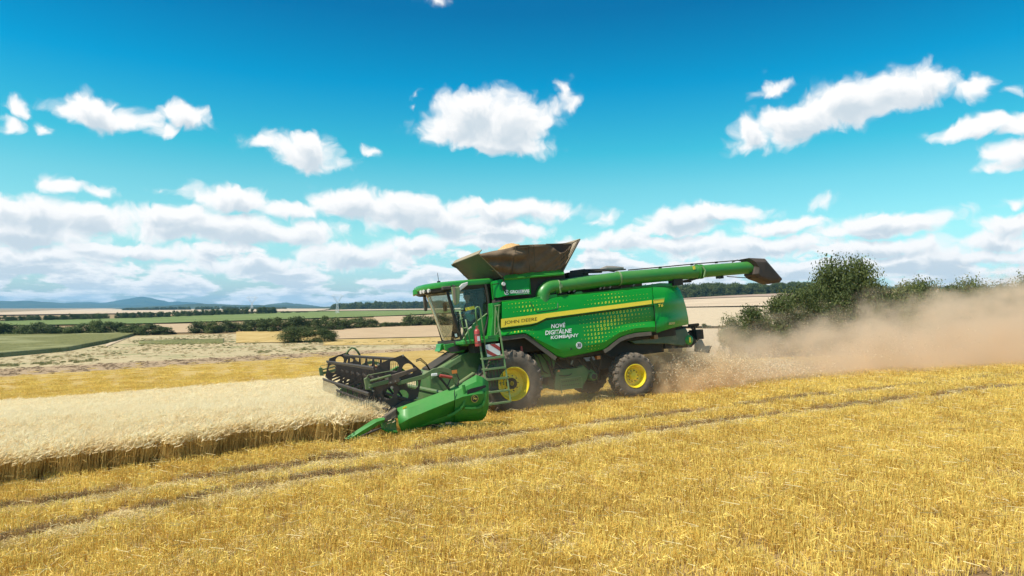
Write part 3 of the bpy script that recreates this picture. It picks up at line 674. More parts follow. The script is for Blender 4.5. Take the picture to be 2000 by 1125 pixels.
def pylon(px, D, topy, wpx, label):
    g = at_dist(px, D); b = 600 - (g[2] - CAMZ) / D * F; H = (b - topy) * D / F; w = wpx * D / F / 2
    e = link('power_pylon', None); e.location = g; tag(e, label, 'pylon', 'power pylons on the skyline')
    bm = bmesh.new(); r = .17; wy = H * .03; z1 = H * .55; s = H * .045
    for sx in (-1, 1):
        for sy in (-1, 1): bar(bm, (sx * s * 1.9, sy * s * 1.9, 0), (sx * s * .6, sy * s * .6, z1), r)
    n = 7
    for i in range(n):
        za, zb = z1 * i / n, z1 * (i + 1) / n; wa, wb = s * (1.9 - 1.3 * i / n), s * (1.9 - 1.3 * (i + 1) / n)
        for sy in (-1, 1): bar(bm, (-wa, sy * wa, za), (wb, sy * wb, zb), r * .6); bar(bm, (wa, sy * wa, za), (-wb, sy * wb, zb), r * .6)
    bm_obj('mast', bm, M_galv, e)
    bm = bmesh.new()
    for sx in (-1, 1):
        for sy in (-1, 1):
            bar(bm, (sx * s * .6, sy * s * .6, z1), (sx * w * .75, sy * wy * .4, H * .9), r)
            bar(bm, (sx * s * .2, sy * s * .5, z1 + 1), (sx * w * .45, sy * wy * .4, H * .9), r * .6)
    bm_obj('window_frame', bm, M_galv, e)
    bm = bmesh.new()
    for sy in (-1, 1):
        bar(bm, (-w, 0, H * .9), (-w * .62, sy * wy, H * .9), r); bar(bm, (w, 0, H * .9), (w * .62, sy * wy, H * .9), r); bar(bm, (-w * .62, sy * wy * .5, H * .9), (w * .62, sy * wy * .5, H * .9), r)
        bar(bm, (-w, 0, H * .9), (-w * .5, sy * wy * .4, H * .97), r * .6); bar(bm, (w, 0, H * .9), (w * .5, sy * wy * .4, H * .97), r * .6)
    for i in range(8): x0 = -w * .6 + i * w * .15; bar(bm, (x0, 0, H * .9), (x0 + w * .15, 0, H * .97 if i % 2 else H * .9), r * .6)
    for sx in (-1, 1): bar(bm, (sx * w * .5, 0, H * .97), (sx * w * .62, 0, H), r)
    bar(bm, (-w * .6, 0, H * .97), (w * .6, 0, H * .97), r * .7)
    bm_obj('crossarm', bm, M_galv, e)
    for x in (-w * .9, 0, w * .9):
        bm = bmesh.new(); bar(bm, (x, 0, H * .9), (x, 0, H * .82), r * .8, 6); bm_obj('insulator', bm, M_galv, e)
    return e
pylon(492, 1300, 578, 23, 'faint lattice pylon, the left one of the two on the skyline')
pylon(659, 950, 574, 25, 'clearer lattice pylon nearest the cab, above the light green field')

# ================================================================== the combine harvester
def paint(name, col, rough=.35, dust=.25, dustcol=(.33, .25, .15), coat=.4, metallic=0.0, dscale=1.6, spec=.5):
    m, t, b = new_mat(name); L = t.links.new
    tc = nd(t, 'ShaderNodeTexCoord')
    n = nd(t, 'ShaderNodeTexNoise', ins={'Scale': dscale, 'Detail': 8, 'Roughness': .65}); L(tc.outputs['Object'], n.inputs['Vector'])
    n2 = nd(t, 'ShaderNodeTexNoise', ins={'Scale': 22, 'Detail': 4, 'Roughness': .7}); L(tc.outputs['Object'], n2.inputs['Vector'])
    geo = nd(t, 'ShaderNodeNewGeometry'); sp = nd(t, 'ShaderNodeSeparateXYZ'); L(geo.outputs['Normal'], sp.inputs[0])
    up = mth(t, 'MULTIPLY', mth(t, 'MAXIMUM', sp.outputs[2], 0.0), .5)
    f = mth(t, 'ADD', mth(t, 'MULTIPLY', n.outputs['Fac'], .75), mth(t, 'MULTIPLY', n2.outputs['Fac'], .25))
    mr = nd(t, 'ShaderNodeMapRange', ins={'From Min': .35, 'From Max': .72, 'To Min': .0, 'To Max': 1.0}); L(f, mr.inputs['Value'])
    d = mth(t, 'MULTIPLY', mth(t, 'ADD', mr.outputs[0], up), dust, clamp=True)
    mx = nd(t, 'ShaderNodeMix', data_type='RGBA'); L(d, mx.inputs['Factor']); mx.inputs['A'].default_value = (*col, 1); mx.inputs['B'].default_value = (*dustcol, 1)
    L(mx.outputs['Result'], b.inputs['Base Color'])
    rr = mth(t, 'ADD', mth(t, 'MULTIPLY', d, .5), rough, clamp=True); L(rr, b.inputs['Roughness'])
    b.inputs['Coat Weight'].default_value = coat; b.inputs['Coat Roughness'].default_value = .25; b.inputs['Metallic'].default_value = metallic; b.inputs['Specular IOR Level'].default_value = spec
    return m
K_green = paint('green_paint', (.006, .27, .022), dust=.10)
K_panel = paint('panel_green_paint', (.002, .29, .020), rough=.30, dust=.03, spec=.35, coat=.3)
K_dgreen = paint('dusty_green_paint', (.030, .17, .03), dust=.45, rough=.5, coat=.1)
K_lgreen = paint('ladder_green_paint', (.10, .24, .07), dust=.5, dustcol=(.45, .42, .26), rough=.5, coat=.1)
K_shield = paint('header_green_paint', (.014, .25, .022), dust=.16, rough=.5, coat=.08)
K_tube = paint('auger_green_paint', (.010, .23, .020), dust=.18, rough=.42, coat=.3)
K_yellow = paint('yellow_paint', (.95, .72, .010), dust=.07, rough=.4)
K_stripe = paint('stripe_yellow', (1.0, .76, .04), dust=.04, rough=.4, coat=.3)
K_black = paint('black_plastic', (.012, .012, .011), dust=.12, rough=.5, coat=0)
K_trim = paint('grey_trim_plastic', (.05, .047, .04), dust=.4, rough=.6, coat=0)
K_dark = paint('oily_dark_steel', (.022, .022, .018), dust=.35, dustcol=(.14, .10, .06), rough=.7, coat=0)
K_reel = paint('reel_dark_steel', (.030, .024, .022), dust=.30, dustcol=(.17, .12, .08), rough=.55, coat=0)
K_tyre = paint('tyre_rubber', (.075, .065, .055), dust=.9, dustcol=(.23, .18, .13), rough=.85, coat=0, dscale=3)
K_lug = paint('tyre_lug_rubber', (.060, .052, .046), dust=.8, dustcol=(.23, .18, .13), rough=.85, coat=0, dscale=5)
K_canvas = paint('brown_canvas', (.15, .10, .062), dust=.55, dustcol=(.27, .20, .135), rough=.9, coat=0, dscale=2.5, spec=.1)
K_flap = paint('olive_flap_board', (.060, .050, .030), dust=.35, dustcol=(.22, .16, .09), rough=.6, coat=0)
K_edge = paint('flap_edge', (.32, .26, .18), dust=.4, rough=.8, coat=0)
K_spout = paint('spout_rubber', (.045, .032, .026), dust=.35, dustcol=(.16, .12, .09), rough=.6, coat=0)
K_red = paint('red_paint', (.42, .022, .020), dust=.30, rough=.5)
K_white = paint('white_print', (.82, .82, .80), dust=.05, rough=.5, coat=0)
K_digit = paint('yellow_print', (.80, .80, .04), dust=.1, rough=.5, coat=0)
K_ink = paint('black_print', (.012, .012, .012), dust=0, rough=.5, coat=0)
K_grey = paint('grey_steel', (.30, .29, .26), dust=.4, rough=.5, metallic=.4)
K_lamp = paint('lamp_lens', (.75, .70, .66), dust=.1, rough=.15)
K_orange = paint('orange_reflector', (.75, .22, .01), dust=.2, rough=.3)
K_cloth = paint('seat_fabric', (.020, .020, .024), dust=.05, rough=.9, coat=0)
def glass_mat(name, tint, refl=.9, film=.28, refl_k=1.2):
    m, t, b = new_mat(name); L = t.links.new; t.nodes.remove(b)
    tr = nd(t, 'ShaderNodeBsdfTransparent'); tr.inputs[0].default_value = (*tint, 1)
    gl = nd(t, 'ShaderNodeBsdfGlossy', ins={'Roughness': .04}); gl.inputs[0].default_value = (refl, refl, refl, 1)
    lw = nd(t, 'ShaderNodeFresnel', ins={'IOR': 1.55}); mx = nd(t, 'ShaderNodeMixShader'); L(mth(t, 'ADD', mth(t, 'MULTIPLY', lw.outputs[0], refl_k), .01, clamp=True), mx.inputs[0])
    L(tr.outputs[0], mx.inputs[1]); L(gl.outputs[0], mx.inputs[2])
    df = nd(t, 'ShaderNodeBsdfDiffuse'); df.inputs[0].default_value = (.36, .29, .19, 1)     # film of harvest dust
    tc = nd(t, 'ShaderNodeTexCoord'); n = nd(t, 'ShaderNodeTexNoise', ins={'Scale': 3.0, 'Detail': 6}); L(tc.outputs['Object'], n.inputs['Vector'])
    mr = nd(t, 'ShaderNodeMapRange', ins={'From Min': .35, 'From Max': .75, 'To Min': .01, 'To Max': film}); L(n.outputs['Fac'], mr.inputs['Value'])
    m2 = nd(t, 'ShaderNodeMixShader'); L(mr.outputs[0], m2.inputs[0]); L(mx.outputs[0], m2.inputs[1]); L(df.outputs[0], m2.inputs[2]); L(m2.outputs[0], t.nodes['Material Output'].inputs[0]); return m
K_glass = glass_mat('tinted_glass', (.50, .53, .44)); K_side = glass_mat('side_glass', (.94, .98, .95), film=.015, refl_k=.45)

COMB = link('combine_harvester', None)
COMB.matrix_world = Matrix(((MR[0], MP[0], MU[0], MO[0]), (MR[1], MP[1], MU[1], MO[1]), (MR[2], MP[2], MU[2], MO[2]), (0, 0, 0, 1)))
tag(COMB, 'big green combine harvester with yellow stripe cutting wheat in a cloud of dust', 'combine harvester')

class B:
    def __init__(s): s.bm = bmesh.new()
    def box(s, x0, x1, y0, y1, z0, z1, bev=0.0):
        vs = [s.bm.verts.new((x, y, z)) for x in (x0, x1) for y in (y0, y1) for z in (z0, z1)]
        fs = [s.bm.faces.new([vs[i] for i in q]) for q in ((0, 1, 3, 2), (4, 6, 7, 5), (0, 4, 5, 1), (2, 3, 7, 6), (0, 2, 6, 4), (1, 5, 7, 3))]
        if bev:
            es = list({e for f in fs for e in f.edges}); bmesh.ops.bevel(s.bm, geom=es, offset=bev, segments=2, affect='EDGES', profile=.5)
        return s
    def bar(s, a, b, r, k=8, r2=None):
        a, b = Vector(a), Vector(b); d = b - a
        if d.length < 1e-6: return s
        d.normalize(); x = d.orthogonal().normalized(); y = d.cross(x); r2 = r if r2 is None else r2
        o = .5 if k == 4 else 0
        ra, rb = ([s.bm.verts.new(p + (x * math.cos(6.2832 * (j + o) / k) + y * math.sin(6.2832 * (j + o) / k)) * q) for j in range(k)] for p, q in ((a, r), (b, r2)))
        for j in range(k): s.bm.faces.new((ra[j], ra[(j + 1) % k], rb[(j + 1) % k], rb[j]))
        s.bm.faces.new(ra[::-1]); s.bm.faces.new(rb); return s
    def tube(s, pts, r, k=8):
        pts = [Vector(p) for p in pts]; prev = None; n = len(pts); x = None
        for i, p in enumerate(pts):
            d = (pts[min(i + 1, n - 1)] - pts[max(i - 1, 0)]).normalized()
            x = d.orthogonal().normalized() if x is None else (x - d * x.dot(d)).normalized(); y = d.cross(x)
            rr = r[i] if isinstance(r, (list, tuple)) else r
            ring = [s.bm.verts.new(p + (x * math.cos(6.2832 * j / k) + y * math.sin(6.2832 * j / k)) * rr) for j in range(k)]
            if prev:
                for j in range(k): s.bm.faces.new((prev[j], prev[(j + 1) % k], ring[(j + 1) % k], ring[j]))
            else: s.bm.faces.new(ring[::-1])
            prev = ring
        s.bm.faces.new(prev); return s
    def plate(s, poly, dy, axis=1):
        """polygon of 3D points thickened by dy along an axis"""
        n = len(poly); off = [0, 0, 0]; off[axis] = dy; off = Vector(off)
        a = [s.bm.verts.new(p) for p in poly]; b = [s.bm.verts.new(Vector(p) + off) for p in poly]
        s.bm.faces.new(a); s.bm.faces.new(b[::-1])
        for i in range(n): s.bm.faces.new((a[i], b[i], b[(i + 1) % n], a[(i + 1) % n]))
        return s
    def grid(s, rows):
        g = [[s.bm.verts.new(p) for p in r] for r in rows]
        for a, b in zip(g[:-1], g[1:]):
            for i in range(len(a) - 1):
                s.bm.faces.new((a[i], a[i + 1], b[i + 1], b[i]))
        return s
    def lathe_y(s, prof, c=(0, 0, 0), k=40, close=False):
        """profile [(radius, y)] turned about the y axis through c"""
        rings = []
        for (r, y) in prof:
            if r < 1e-4: rings.append([s.bm.verts.new((c[0], c[1] + y, c[2]))])
            else: rings.append([s.bm.verts.new((c[0] + r * math.cos(6.2832 * j / k), c[1] + y, c[2] + r * math.sin(6.2832 * j / k))) for j in range(k)])
        for a, b in zip(rings[:-1], rings[1:]):
            for j in range(k):
                j2 = (j + 1) % k
                if len(a) == 1: s.bm.faces.new((a[0], b[j2], b[j]))
                elif len(b) == 1: s.bm.faces.new((a[j], a[j2], b[0]))
                else: s.bm.faces.new((a[j], a[j2], b[j2], b[j]))
        return s
    def done(s, name, mat, parent=None, smooth=False, ang=None, solid=None, bevel=None, subd=None):
        parent = COMB if parent is None else parent
        bmesh.ops.remove_doubles(s.bm, verts=s.bm.verts[:], dist=1e-5)
        bmesh.ops.recalc_face_normals(s.bm, faces=s.bm.faces[:])
        me = bpy.data.meshes.new(name); s.bm.to_mesh(me); s.bm.free()
        if smooth or ang:
            me.polygons.foreach_set('use_smooth', np.ones(len(me.polygons), bool))
            if ang:
                b2 = bmesh.new(); b2.from_mesh(me)
                for e in b2.edges:
                    if len(e.link_faces) == 2 and e.calc_face_angle(0) > math.radians(ang): e.smooth = False
                b2.to_mesh(me); b2.free()
        o = link(name, me, parent, mat)
        if solid: m = o.modifiers.new('thickness', 'SOLIDIFY'); m.thickness = solid; m.offset = 0
        if bevel: m = o.modifiers.new('soft_edges', 'BEVEL'); m.width = bevel; m.segments = 2; m.limit_method = 'ANGLE'; m.angle_limit = math.radians(35)
        if subd: m = o.modifiers.new('smooth', 'SUBSURF'); m.levels = subd; m.render_levels = subd
        return o
def px(pts, y): return [L3(a, b, y=y) for a, b in pts]
def part(name, parent=None):
    o = link(name, None, COMB if parent is None else parent); return o

# ---------------------------------------------------------------- wheels
def wheel(name, x, z, side, R, w, rr, nl, inset, steer=0.0):
    e = part(name); e.location = (x, side * (1.65 - w / 2), z); e.rotation_euler = (0, 0, steer)
    s = side; h = w / 2
    b = B().lathe_y([(rr, s * (h - .03)), (rr + .05, s * (h + .0)), (rr + (R - rr) * .45, s * (h + .012)), (rr + (R - rr) * .72, s * (h - .01)), (R * .945, s * (h - .07)), (R - .045, s * (h - .14)), (R - .035, 0),
                     (R - .045, -s * (h - .14)), (R * .945, -s * (h - .07)), (rr + (R - rr) * .6, -s * h), (rr, -s * (h - .03))], k=56)
    tyre = b.done('tyre', K_tyre, e, ang=50)
    b = B(); 
    for sd in (1, -1):
        for i in range(nl):
            a0 = 6.2832 * (i + (.5 if sd > 0 else 0)) / nl; wa = .045 / R * 1.0
            st = [(sd * (h + .004), rr + (R - rr) * .66, rr + (R - rr) * .74, 0, .8), (sd * (h - .03), R * .90, R * .965, .01, 1.0), (sd * (h - .12), R - .06, R, .05, 1.0), (sd * h * .45, R - .05, R, .13, 1.0), (sd * -.02, R - .05, R, .22, .9)]
            prev = None
            for (y, r0, r1, da, k) in st:
                a = a0 + da * 1.0 * (.9 / R)
                ring = [b.bm.verts.new((q * math.cos(a + t * wa * k), y, q * math.sin(a + t * wa * k))) for q, t in ((r0, -1.35), (r1, -.85), (r1, .85), (r0, 1.35))]
                if prev:
                    for j in range(4): b.bm.faces.new((prev[j], prev[(j + 1) % 4], ring[(j + 1) % 4], ring[j]))
                else: b.bm.faces.new(ring)
                prev = ring
            b.bm.faces.new(prev[::-1])
    lg = b.done('tread_lugs', K_lug, e); lg['kind'] = 'stuff'
    b = B().lathe_y([(rr + .005, s * (h - .055)), (rr + .018, s * (h + .004)), (rr - .004, s * (h + .006)), (rr - .03, s * (h - .05)), (rr - .045, s * (h - inset * .6)), (rr - .07, s * (h - inset)), (rr * .62, s * (h - inset - .02)),
                     (rr * .56, s * (h - inset + .015)), (rr * .36, s * (h - inset + .02)), (rr * .33, s * (h - inset + .09)), (rr * .14, s * (h - inset + .11)), (0, s * (h - inset + .11))], k=48)
    b.done('rim', K_yellow, e, ang=38)
    b = B()
    for i in range(10):
        a = 6.2832 * i / 10; c = (rr * .48 * math.cos(a), s * (h - inset + .015), rr * .48 * math.sin(a)); b.bar(c, (c[0], c[1] + s * .03, c[2]), .016, 6)
    b.done('wheel_bolts', K_dark, e)['kind'] = 'stuff'
    return e
wheel('front_wheel', 0, .945, -1, .945, .78, .455, 22, .26)
wheel('front_wheel', 0, .945, 1, .945, .78, .455, 22, .26)
wheel('rear_wheel', 3.99, .70, -1, .705, .55, .345, 20, .20, steer=math.radians(-5))
wheel('rear_wheel', 3.99, .70, 1, .705, .55, .345, 20, .20)

# ---------------------------------------------------------------- chassis
b = B(); b.box(-.1, 5.9, -1.22, 1.22, 1.75, 3.1); b.box(.9, 3.6, -.95, .95, .95, 1.8); b.box(-.1, .3, -.8, .8, .75, 1.8); b.box(3.5, 5.6, -.9, .9, 1.25, 1.8); b.box(.6, 3.6, -.2, 1.1, .55, 1.0)
b.done('chassis', K_dark, bevel=.02)
b = B(); b.bar((0, -1.5, .945), (0, 1.5, .945), .16, 12); b.box(-.25, .25, -.95, -.78, .65, 1.4); b.done('front_axle', K_dark, ang=40)
b = B(); b.bar((3.99, -1.45, .72), (3.99, 1.45, .72), .09, 10); b.box(3.85, 4.13, -.35, .35, .7, 1.35); b.done('rear_axle', K_dark, ang=40)
# lower body details between the wheels
b = B(); b.plate([(.95, -1.05, 1.65), (1.75, -1.05, 1.62), (1.45, -1.05, .95), (1.0, -1.05, .95)], .1); b.plate([(.75, -.98, .62), (1.5, -.98, .62), (1.1, -.98, .80), (.75, -.98, .82)], .3)
b.done('side_shield', K_dgreen, bevel=.01)
gb = B().plate(px([(1088, 722), (1116, 720), (1140, 716), (1150, 728), (1147, 740), (1137, 757), (1095, 763), (1084, 761), (1083, 752)], -1.22), .5).done('tool_box', K_dgreen, bevel=.015)
st_ = px([(1095, 741), (1135, 735.5), (1137, 756.5), (1096.5, 761)], -1.30)
b = B()
for i in range(4): b.bar(st_[i], st_[(i + 1) % 4], .014, 4)
b.bar(st_[3], (st_[3][0], -1.3, st_[3][2] - .1), .014, 4); b.bar(st_[2], (st_[2][0], -1.3, st_[2][2] - .06), .014, 4)
b.done('step_frame', K_lgreen, gb)
b = B()
for i in range(10):
    for j in range(2):
        u, v = (i + .7 + .5 * j) / 11.3, .28 + .38 * j; p = [st_[0][k] * (1 - u) * (1 - v) + st_[1][k] * u * (1 - v) + st_[2][k] * u * v + st_[3][k] * (1 - u) * v for k in (0, 2)]
        b.bar((p[0], -1.225, p[1]), (p[0], -1.228, p[1]), .018, 6)
b.done('step_holes', K_black, gb)['kind'] = 'stuff'
b = B().tube(px([(1092, 733), (1102, 734.5), (1112, 733), (1117, 729)], -1.24), .012, 6); b.done('handle', K_black, gb)
B().bar(L3(1091.5, 724.5, y=-1.23), L3(1091.5, 724.5, y=-1.27), .035, 10).done('marker_lamp', K_orange, gb)
b = B(); c1 = L3(1155, 735, y=-1.15); b.lathe_y([(0, -.16), (.10, -.16), (.13, -.14), (.13, .1), (0, .1)], c=c1, k=18)
b.plate(px([(1128, 716), (1142, 713), (1166, 728), (1150, 742)], -1.10), .3)
b.done('lower_drive_housing', K_dgreen, bevel=.01)
B().lathe_y([(0, -.185), (.05, -.185), (.085, -.17), (.085, -.165), (0, -.165)], c=c1, k=16).done('drive_pulley', K_black)
b = B()
for (q0, q1, w) in [((1128, 700), (1152, 722), .03), ((1152, 700), (1168, 735), .035), ((1105, 700), (1120, 716), .03), ((1175, 695), (1165, 748), .03), ((1068, 705), (1085, 745), .03), ((1180, 690), (1200, 700), .035)]: b.bar(L3(*q0, y=-1.12), L3(*q1, y=-1.12), w, 6)
b.done('struts', K_dark)
B().plate(px([(1140, 699), (1160, 696), (1163, 703), (1146, 706)], -1.13), .05).done('data_plate', paint('blue_grey_plate', (.16, .19, .24), dust=.2))
B().bar(L3(1118, 704, y=-1.14), L3(1115.5, 712, y=-1.14), .03, 8).done('filter_cap', K_grey)
B().box(*(L3(1166, 698, y=-1.15)[0] + d for d in (0, .12)), -1.15, -1.0, *(L3(1166, 702, y=-1.15)[2] + d for d in (0, .1))).done('brown_connector', K_orange)
B().bar((.45, -1.35, 1.62), (.45, -1.35, 1.95), .035, 8).done('reflector_post', K_red)
# hoses
b = B(); r_ = random.Random(3)
for i in range(9):
    x0 = .8 + r_.random() * 2.2; b.tube([(x0, -1.1, 1.7), (x0 + .1, -1.16, 1.4 + .2 * r_.random()), (x0 + .4 * r_.random(), -1.13, 1.15), (x0 + .5, -1.0, 1.0)], .016, 6)
b.done('hydraulic_hoses', K_black)['kind'] = 'stuff'

# ---------------------------------------------------------------- left side shell
def bottom_y(x): return float(np.interp(x, [977, 1010, 1026, 1040, 1060, 1090, 1100, 1140, 1180, 1195, 1210, 1225, 1240, 1272, 1281], [658, 653.5, 652, 662, 677, 697.5, 699, 691, 682.5, 671, 660, 654.5, 650.5, 647.5, 650]))
def top_y(x): return 589 - (x - 979) * .0994
def st_top(x): return 623 - .1258 * (x - 979)
def st_bot(x): return float(np.interp(x, [979, 1038, 1049, 1058, 1067, 1297], [640, 632.7, 629.8, 625.4, 620.9, 590.3]))
def col_rows(x):
    t, s1, s2, bt = top_y(x), st_top(x), st_bot(x), bottom_y(x)
    inn = .10 * max(0, min(1, (x - 1120) / 120)) ** 1.0
    lo = s2 + 6
    return [(t, -1.33), (t + 2.5, -1.41), (s1 - 1, -1.545), (s2 + 1.5, -1.56), (s2 + 4.5, -1.50), (lo + (bt - lo) * .28, -1.535 + inn * .3), (lo + (bt - lo) * .55, -1.585 + inn), (lo + (bt - lo) * .80, -1.60 + inn * .2), (bt - 2, -1.56), (bt, -1.52)]
def surf(x, y, d=.006):
    r = col_rows(x); return float(np.interp(y, [q[0] for q in r], [q[1] for q in r])) - d
XS = [977.5, 990, 1000, 1012, 1026, 1040, 1049, 1058, 1067, 1085, 1100, 1120, 1140, 1160, 1180, 1195, 1210, 1225, 1240, 1256, 1273]
rows = [[] for _ in range(11)]
for x in XS:
    rr_ = col_rows(x)
    last = x == 1273
    for i, (y, d) in enumerate(rr_):
        xx = 1273.4 + (y - 563.6) * .088 if last else (980 if x == 977.5 and i < 3 else x)
        rows[i].append(L3(xx, y, y=d))
    p = rows[9][-1]; rows[10].append((p[0], -1.30, p[2] + .02))
side = B().grid(rows).done('side_panel', K_panel, ang=16)
# black crease under the stripe
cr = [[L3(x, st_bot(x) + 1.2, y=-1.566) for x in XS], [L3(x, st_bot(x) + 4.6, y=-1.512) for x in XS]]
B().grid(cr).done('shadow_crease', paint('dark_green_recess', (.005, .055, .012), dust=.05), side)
# yellow stripe, across both panels
xs = [978.5, 990, 1005, 1020, 1038, 1049, 1058, 1067, 1085, 1110, 1140, 1170, 1200, 1230, 1256, 1273]
B().grid([[L3(x, st_top(x), y=surf(x, st_top(x) + .1, .008)) for x in xs], [L3(x, st_bot(x), y=surf(x, st_bot(x) - .1, .010)) for x in xs]]).done('yellow_stripe', K_stripe, side)
# wheel arch lips
def lip(name, pts, w, mat):
    B().grid([[L3(x, y - .5, y=-1.565) for x, y in pts], [L3(x + dx * w, y + dy * w, y=-1.585) for (x, y), (dx, dy) in zip(pts, w_dirs(pts))], [L3(x + dx * w, y + dy * w, y=-1.42) for (x, y), (dx, dy) in zip(pts, w_dirs(pts))]]).done(name, mat, ang=30)
def w_dirs(pts):
    out = []
    for i in range(len(pts)):
        a, c = pts[max(0, i - 1)], pts[min(len(pts) - 1, i + 1)]; d = Vector((c[0] - a[0], c[1] - a[1])).normalized(); out.append((-d.y, d.x))
    return out
lip('front_arch_trim', [(978, 658), (1000, 655.5), (1018, 653), (1026, 652.5), (1034, 657.5), (1060, 677), (1088, 698)], 7.5, K_trim)
lip('rear_arch_trim', [(1178, 684), (1188, 678), (1197, 670), (1208, 661.5), (1222, 655.5), (1240, 651), (1272, 648)], 7, K_trim)
B().plate(px([(978, 664), (1028, 659), (1062, 683), (1096, 703), (1180, 690), (1200, 676), (1222, 662), (1275, 655), (1276, 640), (978, 640)], -1.30), .5).done('inner_wheel_housing', K_dark)
# hatch with its own joint
h1 = [(1038.5, 583), (1036.5, 592), (1041, 600), (1049, 610), (1075, 606.5), (1087, 604.5), (1089.5, 602), (1089.5, 595), (1088, 579)]
b = B()
for a, c in zip(h1[:-1], h1[1:]):
    b.bar(L3(*a, y=surf(a[0], a[1], .001)), L3(*c, y=surf(c[0], c[1], .001)), .010, 4)
b.done('hatch_joint', K_ink, side)
B().plate([L3(x, y, y=-1.395) for x, y in [(1040, 584), (1046, 580), (1072, 577.5), (1076, 575.5), (1088, 574.5), (1088, 580), (1040, 585)]], .04).done('hatch_lid', K_panel, side)
B().tube([L3(x, top_y(x) - .2, y=-1.35) for x in (979, 1040, 1100, 1160, 1220, 1273)], .014, 6).done('top_edge_rail', K_green, side)
B().plate([L3(x, y, y=-1.36) for x, y in [(1122, 575), (1126, 570), (1136, 569), (1139, 573)]], .06).done('latch_block', K_green, side)
b = B().bar(L3(1115.5, 681.5, y=surf(1115.5, 681, .0)), L3(1115.5, 681.5, y=surf(1115.5, 681, .01)), .03, 12); b.done('filler_hole', K_ink, side)

# rear panel with its rounded corner
gx = lambda y: 1274.6 + (y - 563.6) * .088
def rear_outline(y): return float(np.interp(y, [560, 566, 580, 600, 620, 633, 640], [1324, 1328, 1334, 1340, 1344, 1345.5, 1340]))
yt = lambda x: 559.5 + 0 * x
R2 = []
ts = np.linspace(0, 1, 13)
for v in np.linspace(0, 1, 12):
    row = []
    for t in ts:
        top = 559.8 + (t * 50 / 50) * .3 if t > .3 else 559.3 + t; bot = 650.5 - 17 * t ** .9
        y = top + (bot - top) * v
        x0, x1 = gx(y), rear_outline(y); x = x0 + (x1 - x0) * t
        base = np.interp(v, [0, .05, .35, .6, .85, 1], [-1.36, -1.44, -1.56, -1.52, -1.58, -1.54])
        f = max(0, t - .42 + .22 * v) ; yy = base + .9 * f * f
        row.append(L3(x, y, y=yy))
    row.append((row[-1][0] + .03, -.9, row[-1][2])); row.append((row[-1][0] + .05, .9, row[-2][2]))
    R2.append(row)
rp = B().grid(R2).done('rear_panel', K_panel, ang=30)
B().grid([[L3(x, y, y=-1.60) for x, y in ((gx(583), 585.9), (1297.5, 583))], [L3(x, y, y=-1.60) for x, y in ((gx(592), 592.6), (1296.5, 590.3))]]).done('yellow_stripe', K_stripe, rp, solid=.008)
B().grid([[L3(x, y, y=-1.575) for x, y in ((gx(583), 583.5), (1298.5, 580.5))], [L3(x, y, y=-1.61) for x, y in ((gx(583), 585.6), (1298, 583))]]).done('stripe_hood', K_green, rp)
B().bar(L3(1276.5, 585, y=-1.575), L3(1281.8, 650, y=-1.575), .009, 4).done('panel_joint', K_ink, rp)
# top cover over the engine and the body's far side
b = B(); b.grid([[(-.1, -1.33, 3.24), (5.35, -1.33, 3.36), (6.1, -1.25, 3.30), (6.22, -.9, 3.27)], [(-.1, 1.33, 3.24), (5.35, 1.33, 3.36), (6.1, 1.25, 3.30), (6.22, .9, 3.27)]])
b.grid([[(-.1, 1.34, 3.24), (5.35, 1.34, 3.36), (6.1, 1.34, 3.30)], [(-.1, 1.55, 2.3), (5.35, 1.55, 2.3), (6.3, 1.5, 2.2)], [(1.5, 1.5, 1.5), (4, 1.5, 1.6), (6.3, 1.45, 2.05)]])
b.done('deck_cover', K_green)
B().plate([L3(x, y, y=-1.25) for x, y in [(1200, 565), (1262, 557), (1290, 552.5), (1318, 553.5), (1326, 561), (1205, 569)]], 2.3).done('engine_cover', K_green, bevel=.03)

# ---------------------------------------------------------------- lettering and print
def text_mesh(body, bold=0.0):
    cu = bpy.data.curves.new('text', 'FONT'); cu.body = body; cu.size = 1.0; cu.offset = bold; cu.resolution_u = 3
    o = bpy.data.objects.new('text', cu); COL.objects.link(o); dg = bpy.context.evaluated_depsgraph_get(); me = bpy.data.meshes.new_from_object(o.evaluated_get(dg)); bpy.data.objects.remove(o); bpy.data.curves.remove(cu)
    return me
def lettering(name, body, x0, y0, width, height, slope, mat, parent, depth=None, bold=0.0, skew=0.0):
    me = text_mesh(body, bold); n = len(me.vertices); co = np.zeros(n * 3, np.float32); me.vertices.foreach_get('co', co); co = co.reshape(-1, 3)
    mn, mx_ = co.min(0), co.max(0); u = (co[:, 0] - mn[0]) / (mx_[0] - mn[0]) * width; v = (co[:, 1] - mn[1]) / (mx_[1] - mn[1]) * height
    out = []
    for a, c in zip(u, v):
        X = x0 + a + skew * c; Y = y0 - c + slope * a
        out.append(L3(X, Y, y=(surf(X, Y, .018) if depth is None else depth)))
    me.vertices.foreach_set('co', np.array(out, np.float32).ravel()); me.materials.clear(); me.update()
    return link(name, me, parent, mat)
lettering('maker_lettering', 'JOHN DEERE', 985.5, 635.6, 64, 8.4, -.118, K_ink, side, bold=.004, skew=-.03, depth=-1.588)
for t_, x_, y_, w_ in (('NOVÉ', 1076.5, 641.5, 27), ('DIGITÁLNE', 1065, 654.5, 51), ('KOMBAJNY', 1075.5, 664.5, 54)):
    lettering('slogan_lettering', t_, x_, y_, w_, 10.6 if 'Á' in t_ or 'É' in t_ else 8.6, -.088, K_white, side, bold=.022, skew=.06)
lettering('model_lettering', 'T6', 1284.5, 600, 10.5, 6.2, -.09, K_stripe, rp, depth=-1.60, bold=.02, skew=.15)
lettering('model_lettering', '800', 1306, 634.8, 12, 5, -.10, paint('gold_print', (.45, .36, .12), dust=.1), rp, depth=-1.585, bold=.02, skew=.15)
